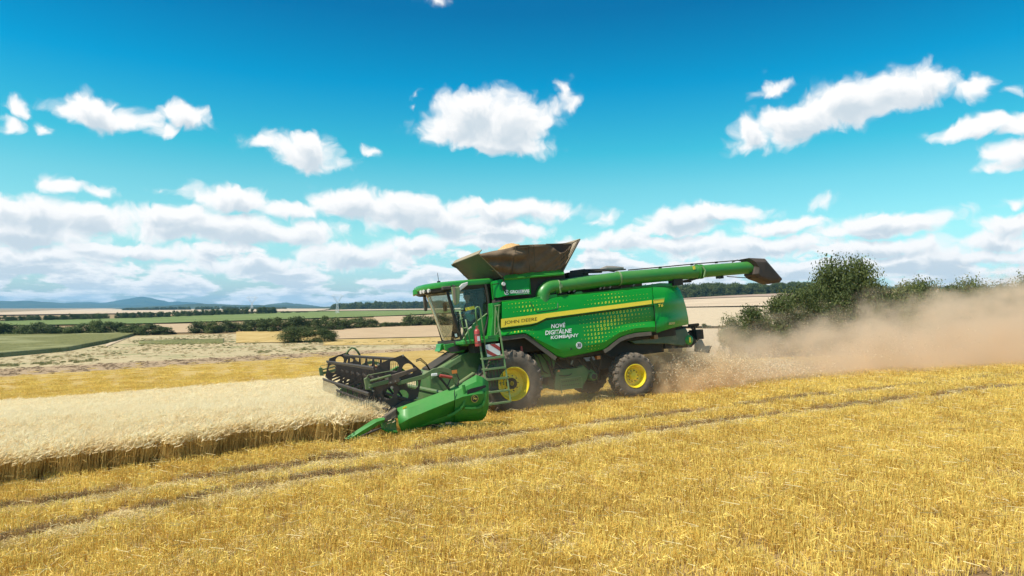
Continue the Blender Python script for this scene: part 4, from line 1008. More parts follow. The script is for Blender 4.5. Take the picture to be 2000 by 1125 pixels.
disc = L3(1130.8, 674.6, y=surf(1130.8, 674.6, .0)); B().lathe_y([(0, -.012), (.098, -.012), (.098, 0)], c=disc, k=28).done('speed_disc', K_white, side)
lettering('speed_number', '30', 1127.6, 678.6, 7, 8, -.09, K_ink, side, depth=disc[1] - .016, bold=.03)
# binary pattern
dv, dq = [], []
def quadpx(pts):
    i = len(dv)
    for (x, y) in pts: dv.append(L3(x, y, y=surf(x, y, .013)))
    dq.append((i, i + 1, i + 2, i + 3))
def digit(ch, x, y, s, w=None):
    """s = height in px"""
    h = s / 2; w = s * .34; k = max(.25, s * .13); sl = -.1
    Pt = lambda a, c: (x + a + .05 * c, y - c + sl * a)
    if s < 1.9 or ch == '.': r = max(.42, s * .32); quadpx([Pt(-r, -r), Pt(r, -r), Pt(r, r), Pt(-r, r)]); return
    if ch == '1':
        quadpx([Pt(-k, -h), Pt(k, -h), Pt(k, h), Pt(-k, h)]); quadpx([Pt(-w, h * .45), Pt(-k, h * .55), Pt(-k, h), Pt(-w * .8, h * .62)]); quadpx([Pt(-w, -h), Pt(w, -h), Pt(w, -h + k * 1.2), Pt(-w, -h + k * 1.2)])
    else:
        o = [(-w, -h * .55), (-w * .5, -h), (w * .5, -h), (w, -h * .55), (w, h * .55), (w * .5, h), (-w * .5, h), (-w, h * .55)]
        q = [(a * .42, c * .62) for a, c in o]
        for i in range(8): j = (i + 1) % 8; quadpx([Pt(*o[i]), Pt(*o[j]), Pt(*q[j]), Pt(*q[i])])
z3 = lambda zx, zy: (1120 + zx / 7.033, 560 + zy / 7.033); z2 = lambda zx, zy: (960 + zx / 7.033, 540 + zy / 7.033)
PAT = [  # string, first point, size profile (centre index, spread, max size)
 ('....1100010101010110..', z3(70, 407), (12, 8.5, 5.0)), ('....0101000100101010..', z3(85, 462), (11, 7.5, 5.0)), ('....010011001011101021'.replace('2', '0'), z3(90, 512), (9, 6.5, 5.0)),
 ('..0101000010110011...', z3(140, 558), (6, 6.5, 5.2)), ('.0011000110111....', z3(150, 607), (5, 5.0, 5.2)), ('0011001.1111...', z3(155, 663), (3, 4.5, 4.8)), ('.101011...', z3(115, 722), (4, 3.6, 4.4)),
 ('.010011', z3(160, 770), (3, 3.4, 3.8)), ('.0.0.', z3(160, 825), (1.6, 2, 2.8)), ('....', z3(200, 862), (1, 2, 1.6)),
 ('.. 001011001100.....'.replace(' ', '.'), z3(155, 247), (7, 5.5, 4.4)), ('..01.1.10.........', z3(195, 187), (8, 4, 3.4)), ('..00..1..', z3(285, 125), (4, 4, 2.6)),
 ('..11..0..', z2(235, 380), (3, 4, 2.6)), ('..0110101......', z2(190, 440), (6, 4, 3.6)), ('...0011001....', z2(305, 487), (5, 4, 4.2)), ('..011...', z2(225, 770), (3, 2, 4.0)), ('.....', z2(385, 805), (2, 3, 1.6)), ('..', z2(590, 838), (1, 2, 1.8)), ('...', z2(945, 415), (0, 1.6, 2.2))]
for s_, (x0, y0), (c0, sp, mxs) in PAT:
    for i, ch in enumerate(s_):
        x = x0 + i * 6.83; y = y0 - .108 * i * 6.83
        if x > 1270 or y < top_y(x) + 2: continue
        digit(ch, x, y, mxs * max(.22, math.exp(-((i - c0) / sp) ** 2)))
pat = link('binary_digit_pattern', npmesh('binary_digit_pattern', dv, dq), side, K_digit); pat['kind'] = 'stuff'

# ---------------------------------------------------------------- panels behind the cab, tank rim
ap = B().grid([[L3(x, y, y=d) for x, y, d in ((958, 552, -1.02), (962, 549, -1.18), (985, 544.5, -1.30), (1032, 540.5, -1.30), (1035, 541, -1.25))],
               [L3(x, y, y=d) for x, y, d in ((961.5, 586, -1.02), (966, 583, -1.24), (986, 578, -1.34), (1034.5, 574.5, -1.34), (1037.5, 575, -1.28))]]).done('tank_front_panel', K_panel, ang=25)
b = B(); hp = [(960.5, 556), (978, 552.5), (977.5, 577), (972, 580), (964, 583), (960.5, 556)]
for a, c in zip(hp[:-1], hp[1:]): b.bar(L3(*a, y=-1.25), L3(*c, y=-1.25), .011, 4)
b.done('panel_joint', K_ink, ap)
lettering('company_lettering', 'GROSERVIS', 995.5, 573.4, 38.5, 6.2, -.055, K_white, ap, depth=-1.345, bold=.05)
lettering('web_lettering', 'www.agroservis.sk', 1007.5, 575.3, 26.5, 2.0, -.06, K_white, ap, depth=-1.352, bold=.02)
c = L3(989.3, 571.3, y=-1.34); b = B(); n = 22
ring = [[(c[0] + r * math.cos(a), -1.352, c[2] + r * math.sin(a)) for a in np.linspace(.5, 5.6, n)] for r in (.075, .052)]
b.grid(ring); b.plate([(c[0] - .05, -1.352, c[2] - .055), (c[0] - .02, -1.352, c[2] - .055), (c[0] + .01, -1.352, c[2] + .01), (c[0] + .04, -1.352, c[2] - .055), (c[0] + .065, -1.352, c[2] - .055), (c[0] + .01, -1.352, c[2] + .055)], -.002)
b.done('company_logo', K_white, ap)
b = B().lathe_y([(0, -.07), (.05, -.07), (.06, -.03), (.03, .05)], c=L3(982.5, 555, y=-1.33), k=14); b.done('work_lamp', K_lamp)
b = B().tube(px([(980, 543), (984, 548), (986, 560), (987, 571)], -1.36), .018, 6); b.box(*(L3(985.5, 560, y=-1.36)[0] + d for d in (-.05, .05)), -1.36, -1.30, *(L3(985, 566, y=-1.36)[2] + d for d in (0, .15))); b.done('lamp_cable', K_black)
B().grid([[L3(x, y, y=-1.2) for x, y in ((961, 587), (975, 581), (1036, 577.5))], [L3(x, y, y=-1.28) for x, y in ((961, 592), (978, 588.5), (1038, 583.5))]]).done('gap_seal', K_black)
# green post panels between cab and side panel
B().plate(px([(961, 592), (979, 589), (978, 661), (962, 664), (957, 664), (962, 620)], -1.28), .4).done('cab_rear_panel', K_green, bevel=.02)
b = B(); 
for (x0, x1, yy) in ((968, 966.5, -1.33), (974.5, 972.5, -1.33)): b.bar(L3(x0, 596, y=yy), L3(x1, 656, y=yy), .020, 6)
b.bar(L3(966, 598, y=-1.33), L3(977, 596, y=-1.33), .02, 6); b.tube(px([(969, 640), (972, 648), (968, 654), (973, 658)], -1.34), .014, 6)
b.done('rear_panel_bars', K_lgreen)
# dark void, engine deck things
B().box(.1, 2.15, -1.20, 1.2, 3.2, 3.93).done('grain_tank_body', K_dark)
b = B(); b.box(2.4, 3.1, -.95, .9, 3.3, 4.0, .02); b.box(3.1, 4.2, -.9, .9, 3.3, 3.88, .02); b.box(4.2, 5.0, -.95, .9, 3.3, 3.70, .02)
b.done('engine_housing', K_dark)
b = B(); b.bar((3.05, -.7, 4.02), (3.7, -.7, 4.0), .07, 10); b.bar((2.5, -.9, 4.0), (3.0, -.9, 4.03), .05, 8); b.done('air_duct', K_black, ang=40)
B().tube([(3.6, -.7, 4.02), (3.9, -.72, 4.06), (4.15, -.75, 4.03), (4.45, -.8, 4.03)], [.04, .09, .09, .04], 12).done('exhaust_heat_shield', K_grey, ang=50)
b = B(); b.tube(px([(1140, 534), (1160, 530), (1200, 528), (1222, 526)], -1.0), .022, 6); b.tube(px([(1145, 538), (1150, 528), (1180, 527), (1200, 530)], -.8), .03, 6); b.done('deck_pipes', K_black)
b = B()
for x_, y_ in ((1110, 571), (1120, 570), (1171, 565), (1178, 564), (1190, 562.5), (1236, 559)): p = L3(x_, y_, y=-1.30); b.bar(p, (p[0] + .06, p[1], p[2] + .05), .025, 6)
b.bar(L3(1085, 566, y=-1.2), L3(1121, 562, y=-1.2), .012, 4)
b.done('deck_fittings', K_grey)['kind'] = 'stuff'

# tank rim and folding tops
B().grid([[L3(x, y, y=-1.22) for x, y in ((982, 538.6), (1040, 531.5), (1100, 525.8))], [L3(x, y, y=-1.36) for x, y in ((984.5, 544.5), (1040, 540), (1102, 534.8))], [L3(x, y, y=-1.33) for x, y in ((985.5, 547), (1040, 542), (1101, 537))]]).done('tank_rim', K_green, solid=.02)
fb, ft = (981, 541), (935.6, 495.6)
fbn, ftn = L3(*fb, y=-1.22), L3(*ft, y=-1.22)
ftf = (ftn[0], 1.22, ftn[2] - .02); fbf = (fbn[0], 1.22, fbn[2] - .02)
flap = B().grid([[ftn, ftf], [fbn, fbf]]).done('front_flap', K_flap, solid=.035)
lipz = [(ftn[0] + .10, -1.22, ftn[2] + .11), (ftn[0] + .10, 1.22, ftn[2] + .09)]
B().grid([lipz, [(ftn[0] - .01, -1.22, ftn[2]), (ftn[0] - .01, 1.22, ftn[2] - .02)]]).done('flap_lip', K_edge, flap, solid=.02)
B().bar((ftn[0], -1.23, ftn[2]), (fbn[0], -1.23, fbn[2]), .025, 4).done('flap_side_edge', K_edge, flap)
rt, rb = L3(1133, 466.7, y=-1.30), L3(1100, 529, y=-1.25)
rflap = B().grid([[rt, (rt[0], 1.3, rt[2])], [rb, (rb[0], 1.25, rb[2])]]).done('rear_flap', K_edge, solid=.04)
for k_, dx in (('flap_edge_strip', .03), ('flap_edge_strip', .075)): B().bar((rt[0] - dx * 1.2, rt[1] - .01, rt[2] - .05), (rb[0] - dx * 1.2, rb[1] - .02, rb[2]), .014, 4).done(k_, K_flap, rflap)
# canvas side with folds, sagging near the rear flap
def canvas(name, sgn):
    tp = [(936, 496.5), (960, 491), (985, 486.5), (1000, 482.5), (1009, 479.5), (1040, 477.5), (1066, 476.8), (1074, 478.2), (1085, 487), (1095, 494), (1104, 492), (1112, 482), (1119, 474)]
    bt = [(981, 539.5), (984, 539.8), (989, 540), (995, 539), (999, 537.5), (1015, 535.5), (1035, 533), (1045, 532), (1060, 531), (1072, 530), (1084, 529.4), (1092, 529), (1100, 528.6)]
    if sgn > 0: tp = tp[:7] + [(1076, 476.8), (1085, 476.6), (1095, 476.4), (1104, 476), (1112, 475), (1119, 474)]
    n = 40; rows = []
    tx = np.interp(np.linspace(0, 12, n), range(13), [p[0] for p in tp]); ty = np.interp(np.linspace(0, 12, n), range(13), [p[1] for p in tp])
    bx = np.interp(np.linspace(0, 12, n), range(13), [p[0] for p in bt]); by = np.interp(np.linspace(0, 12, n), range(13), [p[1] for p in bt])
    for j in range(13):
        v = j / 12; row = []
        for i in range(n):
            u = i / (n - 1); X = tx[i] * (1 - v) + bx[i] * v; Y = ty[i] * (1 - v) + by[i] * v
            fold = .05 * math.sin(u * 31 + v * 5) * (u < .42) * (1 - abs(v - .5)) + .075 * math.sin(u * 9 - v * 14) * (u < .4) + .05 * math.sin(v * 20 + u * 22) * max(0, u - .72) * 3 + .020 * math.sin(u * 50 + v * 9 + 4 * math.sin(u * 7))
            d = -1.42 + .18 * v + fold - (.0)
            p = L3(X, Y, y=d); row.append((p[0], -p[1] * .84 if sgn > 0 else p[1], p[2]))
        rows.append(row)
    return B().grid(rows).done(name, K_canvas, smooth=True, solid=.012)
B().grid([[L3(x, y, y=-1.15) for x, y in ((1066, 477.5), (1085, 477), (1100, 476.8), (1119, 475.5))], [L3(x, y, y=-1.1) for x, y in ((1072, 488), (1085, 497), (1100, 499), (1112, 486))]]).done('canvas_shade_sheet', K_spout, solid=.01)  # sheet in the dark spout colour, painting the shade inside the canvas
cv = canvas('canvas_side', -1); canvas('canvas_side', 1)
B().tube([L3(x, y, y=-1.42) for x, y in ((1066, 476.8), (1095, 476.2), (1119, 474), (1131, 468))], .014, 5).done('canvas_top_rope', K_flap, cv)
b = B()
for pts in ([(1008, 480), (1004, 505), (1000, 537)], [(1032, 478), (1034, 505), (1035, 533)], [(1042, 478), (1044, 505), (1046, 532)], [(1009, 485), (1040, 482), (1070, 483)]): b.tube([L3(x, y, y=-1.47 + .16 * (y - 478) / 58) for x, y in pts], .010, 5)
b.done('canvas_seams', K_flap, cv)

# ---------------------------------------------------------------- unloading auger
ag = part('unloading_auger')
def on(x, y): return L3(x, y, y=-1.22)
a0 = on(1060, 592); el = [(a0[0] + 0, -1.22, 3.15), (a0[0], -1.22, 3.30)]
cx, cz = a0[0] + .36, 3.24; e1 = on(1087, 560)
for t in np.linspace(0, 1, 8):
    a = math.pi - t * math.pi / 2; el.append((cx + .36 * math.cos(a), -1.22, cz + (e1[2] - cz) * math.sin(a) if t else cz))
el.append((e1[0], -1.22, e1[2]))
B().tube(el, .225, 24).done('elbow', K_tube, ag, ang=60)
m1 = on(1119, 555.5); B().tube([(e1[0] + .02, -1.22, e1[2]), m1, (m1[0] + .12, -1.22, m1[2] + .01)], [.195, .195, .205], 24).done('tube_section', K_tube, ag, ang=60)
m2, m3, m4, m5 = on(1121, 555.4), on(1207, 544.3), on(1364, 530.8), on(1476, 521.3)
B().tube([m2, m3], .205, 24).done('tube_section', K_tube, ag, ang=60)
B().tube([(m3[0] + .03, m3[1], m3[2]), m4], .214, 24).done('tube_section', K_tube, ag, ang=60)
B().tube([(m4[0] + .03, m4[1], m4[2]), m5], .205, 24).done('tube_section', K_tube, ag, ang=60)
def flange(q, r, w=.05, mat=K_lgreen): B().tube([(q[0] - w / 2, q[1], q[2]), (q[0] + w / 2, q[1], q[2])], r, 24).done('flange', mat, ag, ang=60)
flange(on(1088, 559.9), .225, .05); flange(m3, .232, .05); flange((m4[0] - .06, m4[1], m4[2]), .245, .05, K_tube); flange((m4[0] + .09, m4[1], m4[2]), .24, .05, K_tube)
b = B(); p = on(1089, 572); b.tube([(p[0], -1.42, p[2] + .3), (p[0] - .02, -1.45, p[2] + .12), (p[0], -1.43, p[2] - .02)], .025, 8); b.box(p[0] - .04, p[0] + .06, -1.46, -1.38, p[2] + .14, p[2] + .24); b.done('flange_latch', K_lgreen, ag); b = B(); p = (m4[0], 0, m4[2]); b.tube([(p[0] + .03, -1.42, p[2] + .15), (p[0] + .08, -1.47, p[2]), (p[0] + .02, -1.44, p[2] - .2)], .03, 8)
b.done('flange_latch', K_lgreen, ag)
b = B(); e_ = (cx - .22, -1.42, cz + .20)
for da, db in (((-.09, .06), (.09, .07)), ((.09, .07), (.10, -.06)), ((.10, -.06), (-.06, -.08)), ((-.06, -.08), (-.09, .06))): b.bar((e_[0] + .12 + da[0], -1.41, e_[2] + da[1]), (e_[0] + .12 + db[0], -1.41, e_[2] + db[1]), .012, 4)
b.done('inspection_cover', K_ink, ag)
b = B()
tp_ = [on(1228, 528.5), on(1290, 523), on(1352, 517), on(1400, 513), on(1455, 508.5)]
b.tube([(q[0], -1.2, q[2] + .02) for q in tp_], .018, 6)
for q in tp_[1:]: b.box(q[0] - .04, q[0] + .04, -1.23, -1.17, q[2] - .02, q[2] + .04)
b.tube(px([(1430, 512), (1440, 508), (1452, 511)], -1.22), .02, 6)
b.done('hose_line', K_black, ag)
B().plate(px([(1352.5, 519.5), (1357, 519), (1358.5, 526), (1354, 526.5)], -1.44), .005).done('warning_sticker', K_stripe, ag)
b = B(); b.tube(px([(1420, 540), (1440, 541.5), (1462, 543), (1478, 541)], -1.2), .014, 6); b.box(*(L3(1402, 543, y=-1.2)[0] + d for d in (0, .1)), -1.25, -1.1, *(L3(1402, 543, y=-1.2)[2] + d for d in (-.02, .1))); b.box(*(L3(1408, 543, y=-1.2)[0] + d for d in (0, .08)), -1.25, -1.1, *(L3(1408, 543, y=-1.2)[2] + d for d in (-.02, .08))); b.done('spout_cylinder', K_black, ag)
# rubber spout
so = [(1463, 503.5), (1494, 505), (1528.5, 545), (1523.5, 551.5), (1504, 554.5), (1480, 543), (1472, 536), (1474, 520)]
b = B(); near = [L3(x, y, y=-1.46 + .10 * (x > 1500)) for x, y in so]; far = [(p[0], -.98 - .06 * (i in (2, 3, 4)), p[2]) for i, p in enumerate(near)]
mid = [(p[0], -1.52 + .10 * (i in (2, 3, 4)), p[2]) for i, p in enumerate(near)]
cen = np.mean(near, 0)
ins = [tuple(np.array(p) * .72 + cen * .28 + np.array([0, -.10, 0])) for p in near]
vn = [b.bm.verts.new(p) for p in near]; vf = [b.bm.verts.new(p) for p in far]; vi = [b.bm.verts.new(p) for p in ins]; n = len(near)
for i in range(n):
    j = (i + 1) % n; b.bm.faces.new((vn[i], vn[j], vf[j], vf[i])); b.bm.faces.new((vn[i], vn[j], vi[j], vi[i]))
b.bm.faces.new(vi); b.bm.faces.new(vf[::-1]); b.done('rubber_spout', K_spout, ag, bevel=.02)
B().tube([(m5[0] - .06, m5[1], m5[2]), (m5[0] + .04, m5[1], m5[2])], .235, 24).done('spout_clamp', K_black, ag)
# auger cradle
b = B(); q = L3(1318, 548, y=-1.2); b.box(q[0] - .15, q[0] + .2, -1.35, -1.05, q[2] - .16, q[2] + .04); b.bar(L3(1322, 551, y=-1.25), L3(1352, 546, y=-1.25), .03, 6); b.bar(L3(1345, 548, y=-1.25), L3(1362, 543, y=-1.25), .04, 6); b.bar(L3(1335, 551, y=-1.25), L3(1350, 550, y=-1.25), .025, 6)
b.done('auger_cradle', K_dark)

# ---------------------------------------------------------------- cab
cab = part('cab')
def cabp(name, b, mat, **k): return b.done(name, mat, cab, **k)
nearT, nearB = L3(873.6, 569.6, y=-.86), L3(902, 663, y=-.86)
farT, farB = (nearT[0] - .05, .86, nearT[2] + .02), (nearB[0] - .04, .86, nearB[2] - .02)
rows = []
for v in np.linspace(0, 1, 9):
    row = []
    for u in np.linspace(0, 1, 13):
        bul = .34 * (1 - (2 * u - 1) ** 2) * (1 - .35 * v)
        row.append((nearT[0] * (1 - v) + nearB[0] * v - bul - .05 * u * (1 - u), -.86 + 1.72 * u, nearT[2] * (1 - v) + nearB[2] * v))
    rows.append(row)
cabp('windshield', B().grid(rows), K_glass, smooth=True)
# side windows, doors
dn = [(874.5, 570), (890, 562), (948, 553), (950, 560), (953.5, 592), (950.5, 612), (926, 632), (912, 652), (903, 662)]
cabp('side_window', B().plate([L3(x, y, y=-.90) for x, y in dn], .006), K_side)
cabp('side_window', B().plate([(p[0], .90, p[2]) for p in [L3(x, y, y=-.90) for x, y in dn]], .006), K_side)
cabp('door_panel', B().plate(px([(950.5, 613), (926, 633), (912, 652), (904, 663), (906, 667), (944, 661), (949, 640)], -.93), .05), K_green, bevel=.01)
cabp('door_trim', B().tube(px([(951, 612.5), (938, 622.5), (926, 632), (917, 642), (905, 662)], -.955), .022, 6), K_lgreen)
cabp('door_latch', B().bar(L3(915, 643.5, y=-.97), L3(921, 639, y=-.97), .035, 6), K_grey)
b = B(); b.tube([tuple(nearT), tuple((np.array(nearT) + np.array(nearB)) / 2 + np.array([-.03, -.02, 0])), tuple(nearB)], .045, 8)
b.tube([farT, tuple((np.array(farT) + np.array(farB)) / 2), farB], .045, 8); cabp('front_pillar', b, K_black, ang=50)
b = B(); b.tube(px([(949, 555), (952.5, 575), (955, 592), (954.5, 612), (951, 632), (944, 662)], -.93), .050, 8); b.tube([(p[0], .93, p[2]) for p in px([(949, 555), (955, 592), (951, 632), (944, 662)], -.93)], .05, 8); cabp('rear_pillar', b, K_black, ang=50)
rx = nearT[0]
b = B(); b.box(-.30, -.20, -.88, .88, 2.25, 3.66); b.box(-.32, -.18, -.88, -.80, 3.0, 3.8); b.box(-.32, -.18, .80, .88, 3.0, 3.8); cabp('rear_wall', b, K_black)
cabp('floor', B().box(-1.35, -.2, -.88, .88, 2.16, 2.28), K_black)
cabp('ceiling', B().box(-1.5, -.2, -.88, .88, 3.68, 3.74), K_black)
# roof: plan outline, top shell, visor face
plan = [(-.05, -.93), (-.9, -.96), (-1.35, -.95), (-1.62, -.86), (-1.86, -.62), (-2.0, -.3), (-2.06, .15), (-2.04, .55), (-1.9, .8), (-1.6, .92), (-.9, .95), (-.05, .93)]
def roof_ring(s, z, dz=0): return [(-.9 + (x + .9) * s, y * s, z + dz * (-x - .9) * .0 + .02 * (x + 2) * .5) for x, y in plan]
b = B(); rg = [roof_ring(.99, 3.80), roof_ring(1.0, 3.86), roof_ring(.99, 3.925), roof_ring(.93, 3.965), roof_ring(.55, 3.985)]
g = [[b.bm.verts.new(p) for p in r] for r in rg]
for a, c in zip(g[:-1], g[1:]):
    for i in range(len(a)): b.bm.faces.new((a[i], a[(i + 1) % len(a)], c[(i + 1) % len(a)], c[i]))
b.bm.faces.new(g[-1]); roof = cabp('roof', b, K_green, ang=35)
b = B(); g = [[b.bm.verts.new(p) for p in roof_ring(s_, z_)] for s_, z_ in ((.975, 3.80), (.955, 3.70), (.90, 3.66))]
for a, c in zip(g[:-1], g[1:]):
    for i in range(len(a)): b.bm.faces.new((a[i], a[(i + 1) % len(a)], c[(i + 1) % len(a)], c[i]))
cabp('visor_fascia', b, K_black)
def rpt(x, y, t=0):  # point on the visor at plan position
    return (x, y, 3.76)
for (yy, xx) in ((-.52, -1.86), (-.30, -1.94), (-.12, -1.97), (.30, -1.98), (.50, -1.98)):
    b = B(); c = Vector((xx, yy, 3.765)); d = Vector((-1, -.28 if yy < 0 else .1, -.12)).normalized(); b.bar(c + d * -.05, c + d * .06, .055, 12)
    cabp('work_light', b, K_lamp)
cabp('corner_light', B().box(-1.62, -1.36, -1.0, -.86, 3.73, 3.83, .02), K_trim)
cabp('corner_visor_cap', B().plate([(-2.12, .35, 3.87), (-1.95, .12, 3.90), (-1.8, .1, 3.92), (-1.7, .93, 3.9), (-2.0, .85, 3.86)], -.16, axis=2), K_green, bevel=.02)
bl = B(); q = L3(905, 562, y=-1.05); bl.plate([(q[0] - .12, -1.05, q[2] - .10), (q[0] + .14, -1.05, q[2] + .07), (q[0] + .16, -1.05, q[2] + .16), (q[0] - .02, -1.05, q[2] + .12), (q[0] - .16, -1.05, q[2] + .0)], .08); cabp('side_work_light', bl, K_lamp, bevel=.02)
cabp('antenna', B().bar(L3(857, 551, y=-.2), L3(854.4, 533, y=-.2), .008, 5), K_black)
cabp('antenna_base', B().bar(L3(857, 552, y=-.2), L3(856.8, 549, y=-.2), .05, 10), K_black)
# wiper and stickers
cabp('wiper', B().bar(L3(896, 628, y=-.80), L3(880, 585, y=-.75), .012, 5), K_black)
cabp('glass_sticker', B().plate(px([(888, 652), (892, 651.5), (893.5, 657.5), (889.5, 658)], -.93), .004), K_white)
# fender and trim below the cab
b = B().grid([[L3(860, 670, y=.8), L3(880, 668, y=-.3), L3(902, 665, y=-.9), L3(925, 664, y=-1.0)], [L3(860, 675, y=.8), L3(880, 674, y=-.3), L3(902, 671, y=-.95), L3(925, 670, y=-1.05)], [L3(862, 681, y=.7), L3(882, 677, y=-.3), L3(903, 675, y=-.9), L3(925, 674, y=-1.0)]])
cabp('cab_sill', b, K_green, solid=.05)
cabp('cab_underside', B().box(-1.22, -.2, -.8, .8, 2.0, 2.2), K_dark)
b = B(); b.plate(px([(861, 672), (868, 671), (865, 684), (858, 687), (860, 680)], .2), .5); b.plate(px([(868, 673), (904, 668), (912, 678), (906, 688), (884, 690), (870, 684)], -.75), .12)
cabp('front_fender_cover', b, K_green, bevel=.015)
cabp('lamp_housing', B().plate(px([(874, 681), (886, 676), (902, 674.5), (905, 681), (898, 686), (880, 688)], -.78), .03), paint('purple_black_plastic', (.02, .015, .022), dust=.1))
cabp('feeler_bar', B().tube(px([(855, 687.5), (866, 688), (872, 693), (876, 688.5), (900, 687)], -.6), .014, 6), K_black)
# mirrors
m = B().plate(px([(882.5, 560), (898.5, 560), (899, 575), (897.5, 592), (890, 596.5), (886.5, 590), (884, 572)], -1.42), .10); mir = cabp('mirror', m, paint('mirror_housing_green', (.16, .26, .09), dust=.4, dustcol=(.4, .36, .2)), bevel=.025)
B().plate(px([(883, 560.5), (889, 560), (890.5, 594), (886.5, 590)], -1.432), .01).done('mirror_edge', K_edge, mir)
cabp('mirror_arm', B().tube([L3(886, 559, y=-.95), L3(884, 557.5, y=-1.2), L3(890, 559.5, y=-1.38)], .022, 6), K_black)
cabp('mirror', B().plate([L3(x, y, y=1.42) for x, y in ((826.5, 578), (832, 577), (835.5, 592), (835, 607), (829.5, 608), (828, 594))], .08), K_trim, bevel=.02)
cabp('mirror_arm', B().tube([L3(826, 577, y=1.4), L3(830, 575, y=1.1), L3(838, 574, y=.9)], .02, 6), K_black)
cabp('inside_screen', B().box(-1.28, -1.24, -.05, .22, 3.15, 3.42), K_black)
# seat, console, steering wheel
b = B(); b.box(-.78, -.38, -.28, .28, 2.62, 2.78, .04); b.box(-.45, -.30, -.27, .27, 2.78, 3.48, .05); b.box(-.42, -.30, -.14, .14, 3.48, 3.66, .03); b.box(-.7, -.42, -.2, .2, 2.28, 2.62); cabp('driver_seat', b, K_cloth)
b = B(); b.box(-.80, -.42, .30, .50, 2.72, 2.90, .03); b.box(-.86, -.76, .34, .46, 2.85, 3.12, .02); cabp('armrest_console', b, K_black)
b = B(); b.bar((-1.15, 0, 2.28), (-1.0, 0, 2.95), .05, 8)
ringp = [(-1.0 + .17 * math.cos(a) * .55, .19 * math.sin(a), 2.97 + .17 * math.cos(a) * .8 * .6) for a in np.linspace(0, 6.2832, 17)]
b.tube(ringp, .016, 6); cabp('steering_wheel', b, K_black, ang=60)
cabp('yellow_sign', B().plate(px([(908.5, 601), (926, 597.5), (927.5, 603.5), (910, 607.5)], -.955), .005), K_stripe)
cabp('green_sunscreen', B().plate(px([(908, 612), (926, 615), (927, 622), (919, 628), (911, 622)], -.86), .02), paint('teal_cloth', (.01, .16, .075), dust=0))
cabp('warning_beacon_post', B().bar(L3(904, 605, y=-1.0), L3(904, 608, y=-1.0), .055, 12), K_black)

# ---------------------------------------------------------------- platform, ladder, rails
plat = B().box(-1.36, -.32, -1.60, -.92, 2.17, 2.26, .01).done('platform', K_green)
B().box(-.62, -.30, -1.60, -1.0, 2.26, 2.34, .01).done('platform_step', K_green, plat)
def rails(name, segs, r, mat=K_lgreen, parent=None, y=-1.6):
    b = B()
    for s_ in segs: b.tube([L3(*q[:2], y=(q[2] if len(q) > 2 else y)) for q in s_], r, 6)
    return b.done(name, mat, parent or COMB, smooth=True)
rails('handrail', [[(911, 672), (902, 628), (898, 607)], [(919, 671), (909.5, 624)], [(900, 626), (904, 621)], [(904, 641), (915, 640)], [(898, 624), (903, 622)]], .017)
rails('handrail', [[(931.5, 633), (929, 606), (929.5, 601.5), (932, 599.5), (935.5, 600), (938.5, 606), (941, 625), (950.5, 696)]], .021, y=-1.68)
lad = part('ladder')
def lp(x, z): return (x, -1.70 - .25 * (2.35 - z) / 2.0, z)
for name, xs_ in (('ladder_rail', (-.93, -.90)), ('ladder_rail', (-.30, -.26))):
    b = B(); a, c = lp(xs_[0], 2.45), lp(xs_[1], .50)
    b.tube([(xs_[0] - .03, -1.66, 3.02), (xs_[0], -1.68, 2.5), a, c], [.015, .017, .027, .024], 4); b.done(name, K_lgreen, lad)
for z in (1.74, 1.45, 1.17, .83, .52):
    b = B(); y0 = lp(0, z)[1]; b.box(-.92, -.28, y0 - .03, y0 + .16, z - .02, z + .015); b.box(-.92, -.28, y0 - .035, y0 - .015, z - .035, z + .02); st2 = b.done('ladder_step', K_lgreen, lad, bevel=.004)
# mesh guard seen behind the ladder
b = B()
for i in range(6): x_ = -.84 + i * .10; b.tube([(x_, -1.62, 1.85), (x_ + .02, -1.70, .95)], .010, 5)
for i in range(9): z_ = 1.80 - i * .10; b.tube([(-.88, -1.63, z_), (-.32, -1.63, z_ + .015)], .010, 5)
b.done('ladder_guard_grid', K_dgreen)
bd = B().plate(px([(948, 673.5), (975.5, 670.5), (977.5, 693), (952, 697)], -1.735), .02).done('warning_board', K_white)
P4 = [np.array(L3(*q, y=-1.737)) for q in ((948, 673.5), (975.5, 670.5), (977.5, 693), (952, 697))]
def bp(u, v): return tuple(P4[0] * (1 - u) * (1 - v) + P4[1] * u * (1 - v) + P4[2] * u * v + P4[3] * (1 - u) * v)
for s_ in ([(0, .38), (0, .62), (.45, 1), (.12, 1), (0, .92)][0:0], [(0, .34), (.0, .72), (.40, 1), (.78, 1), (0, .34)][:4], [(.30, 0), (.68, 0), (1, .32), (1, .68)]):
    if s_: B().plate([bp(u, v) for u, v in s_], -.003).done('red_stripe', K_red, bd)
bd2 = B().plate(px([(954, 698.5), (977, 695.5), (978.5, 701), (955.5, 704)], -1.66), .02).done('lower_board', K_red); 
B().plate(px([(957, 705.5), (974, 703.5), (975, 714), (958.5, 715.5)], -1.60), .02).done('yellow_plate', K_stripe)
# black bits at the platform
B().box(-1.0, -.35, -1.45, -.95, 1.9, 2.17).done('battery_box', K_dark)

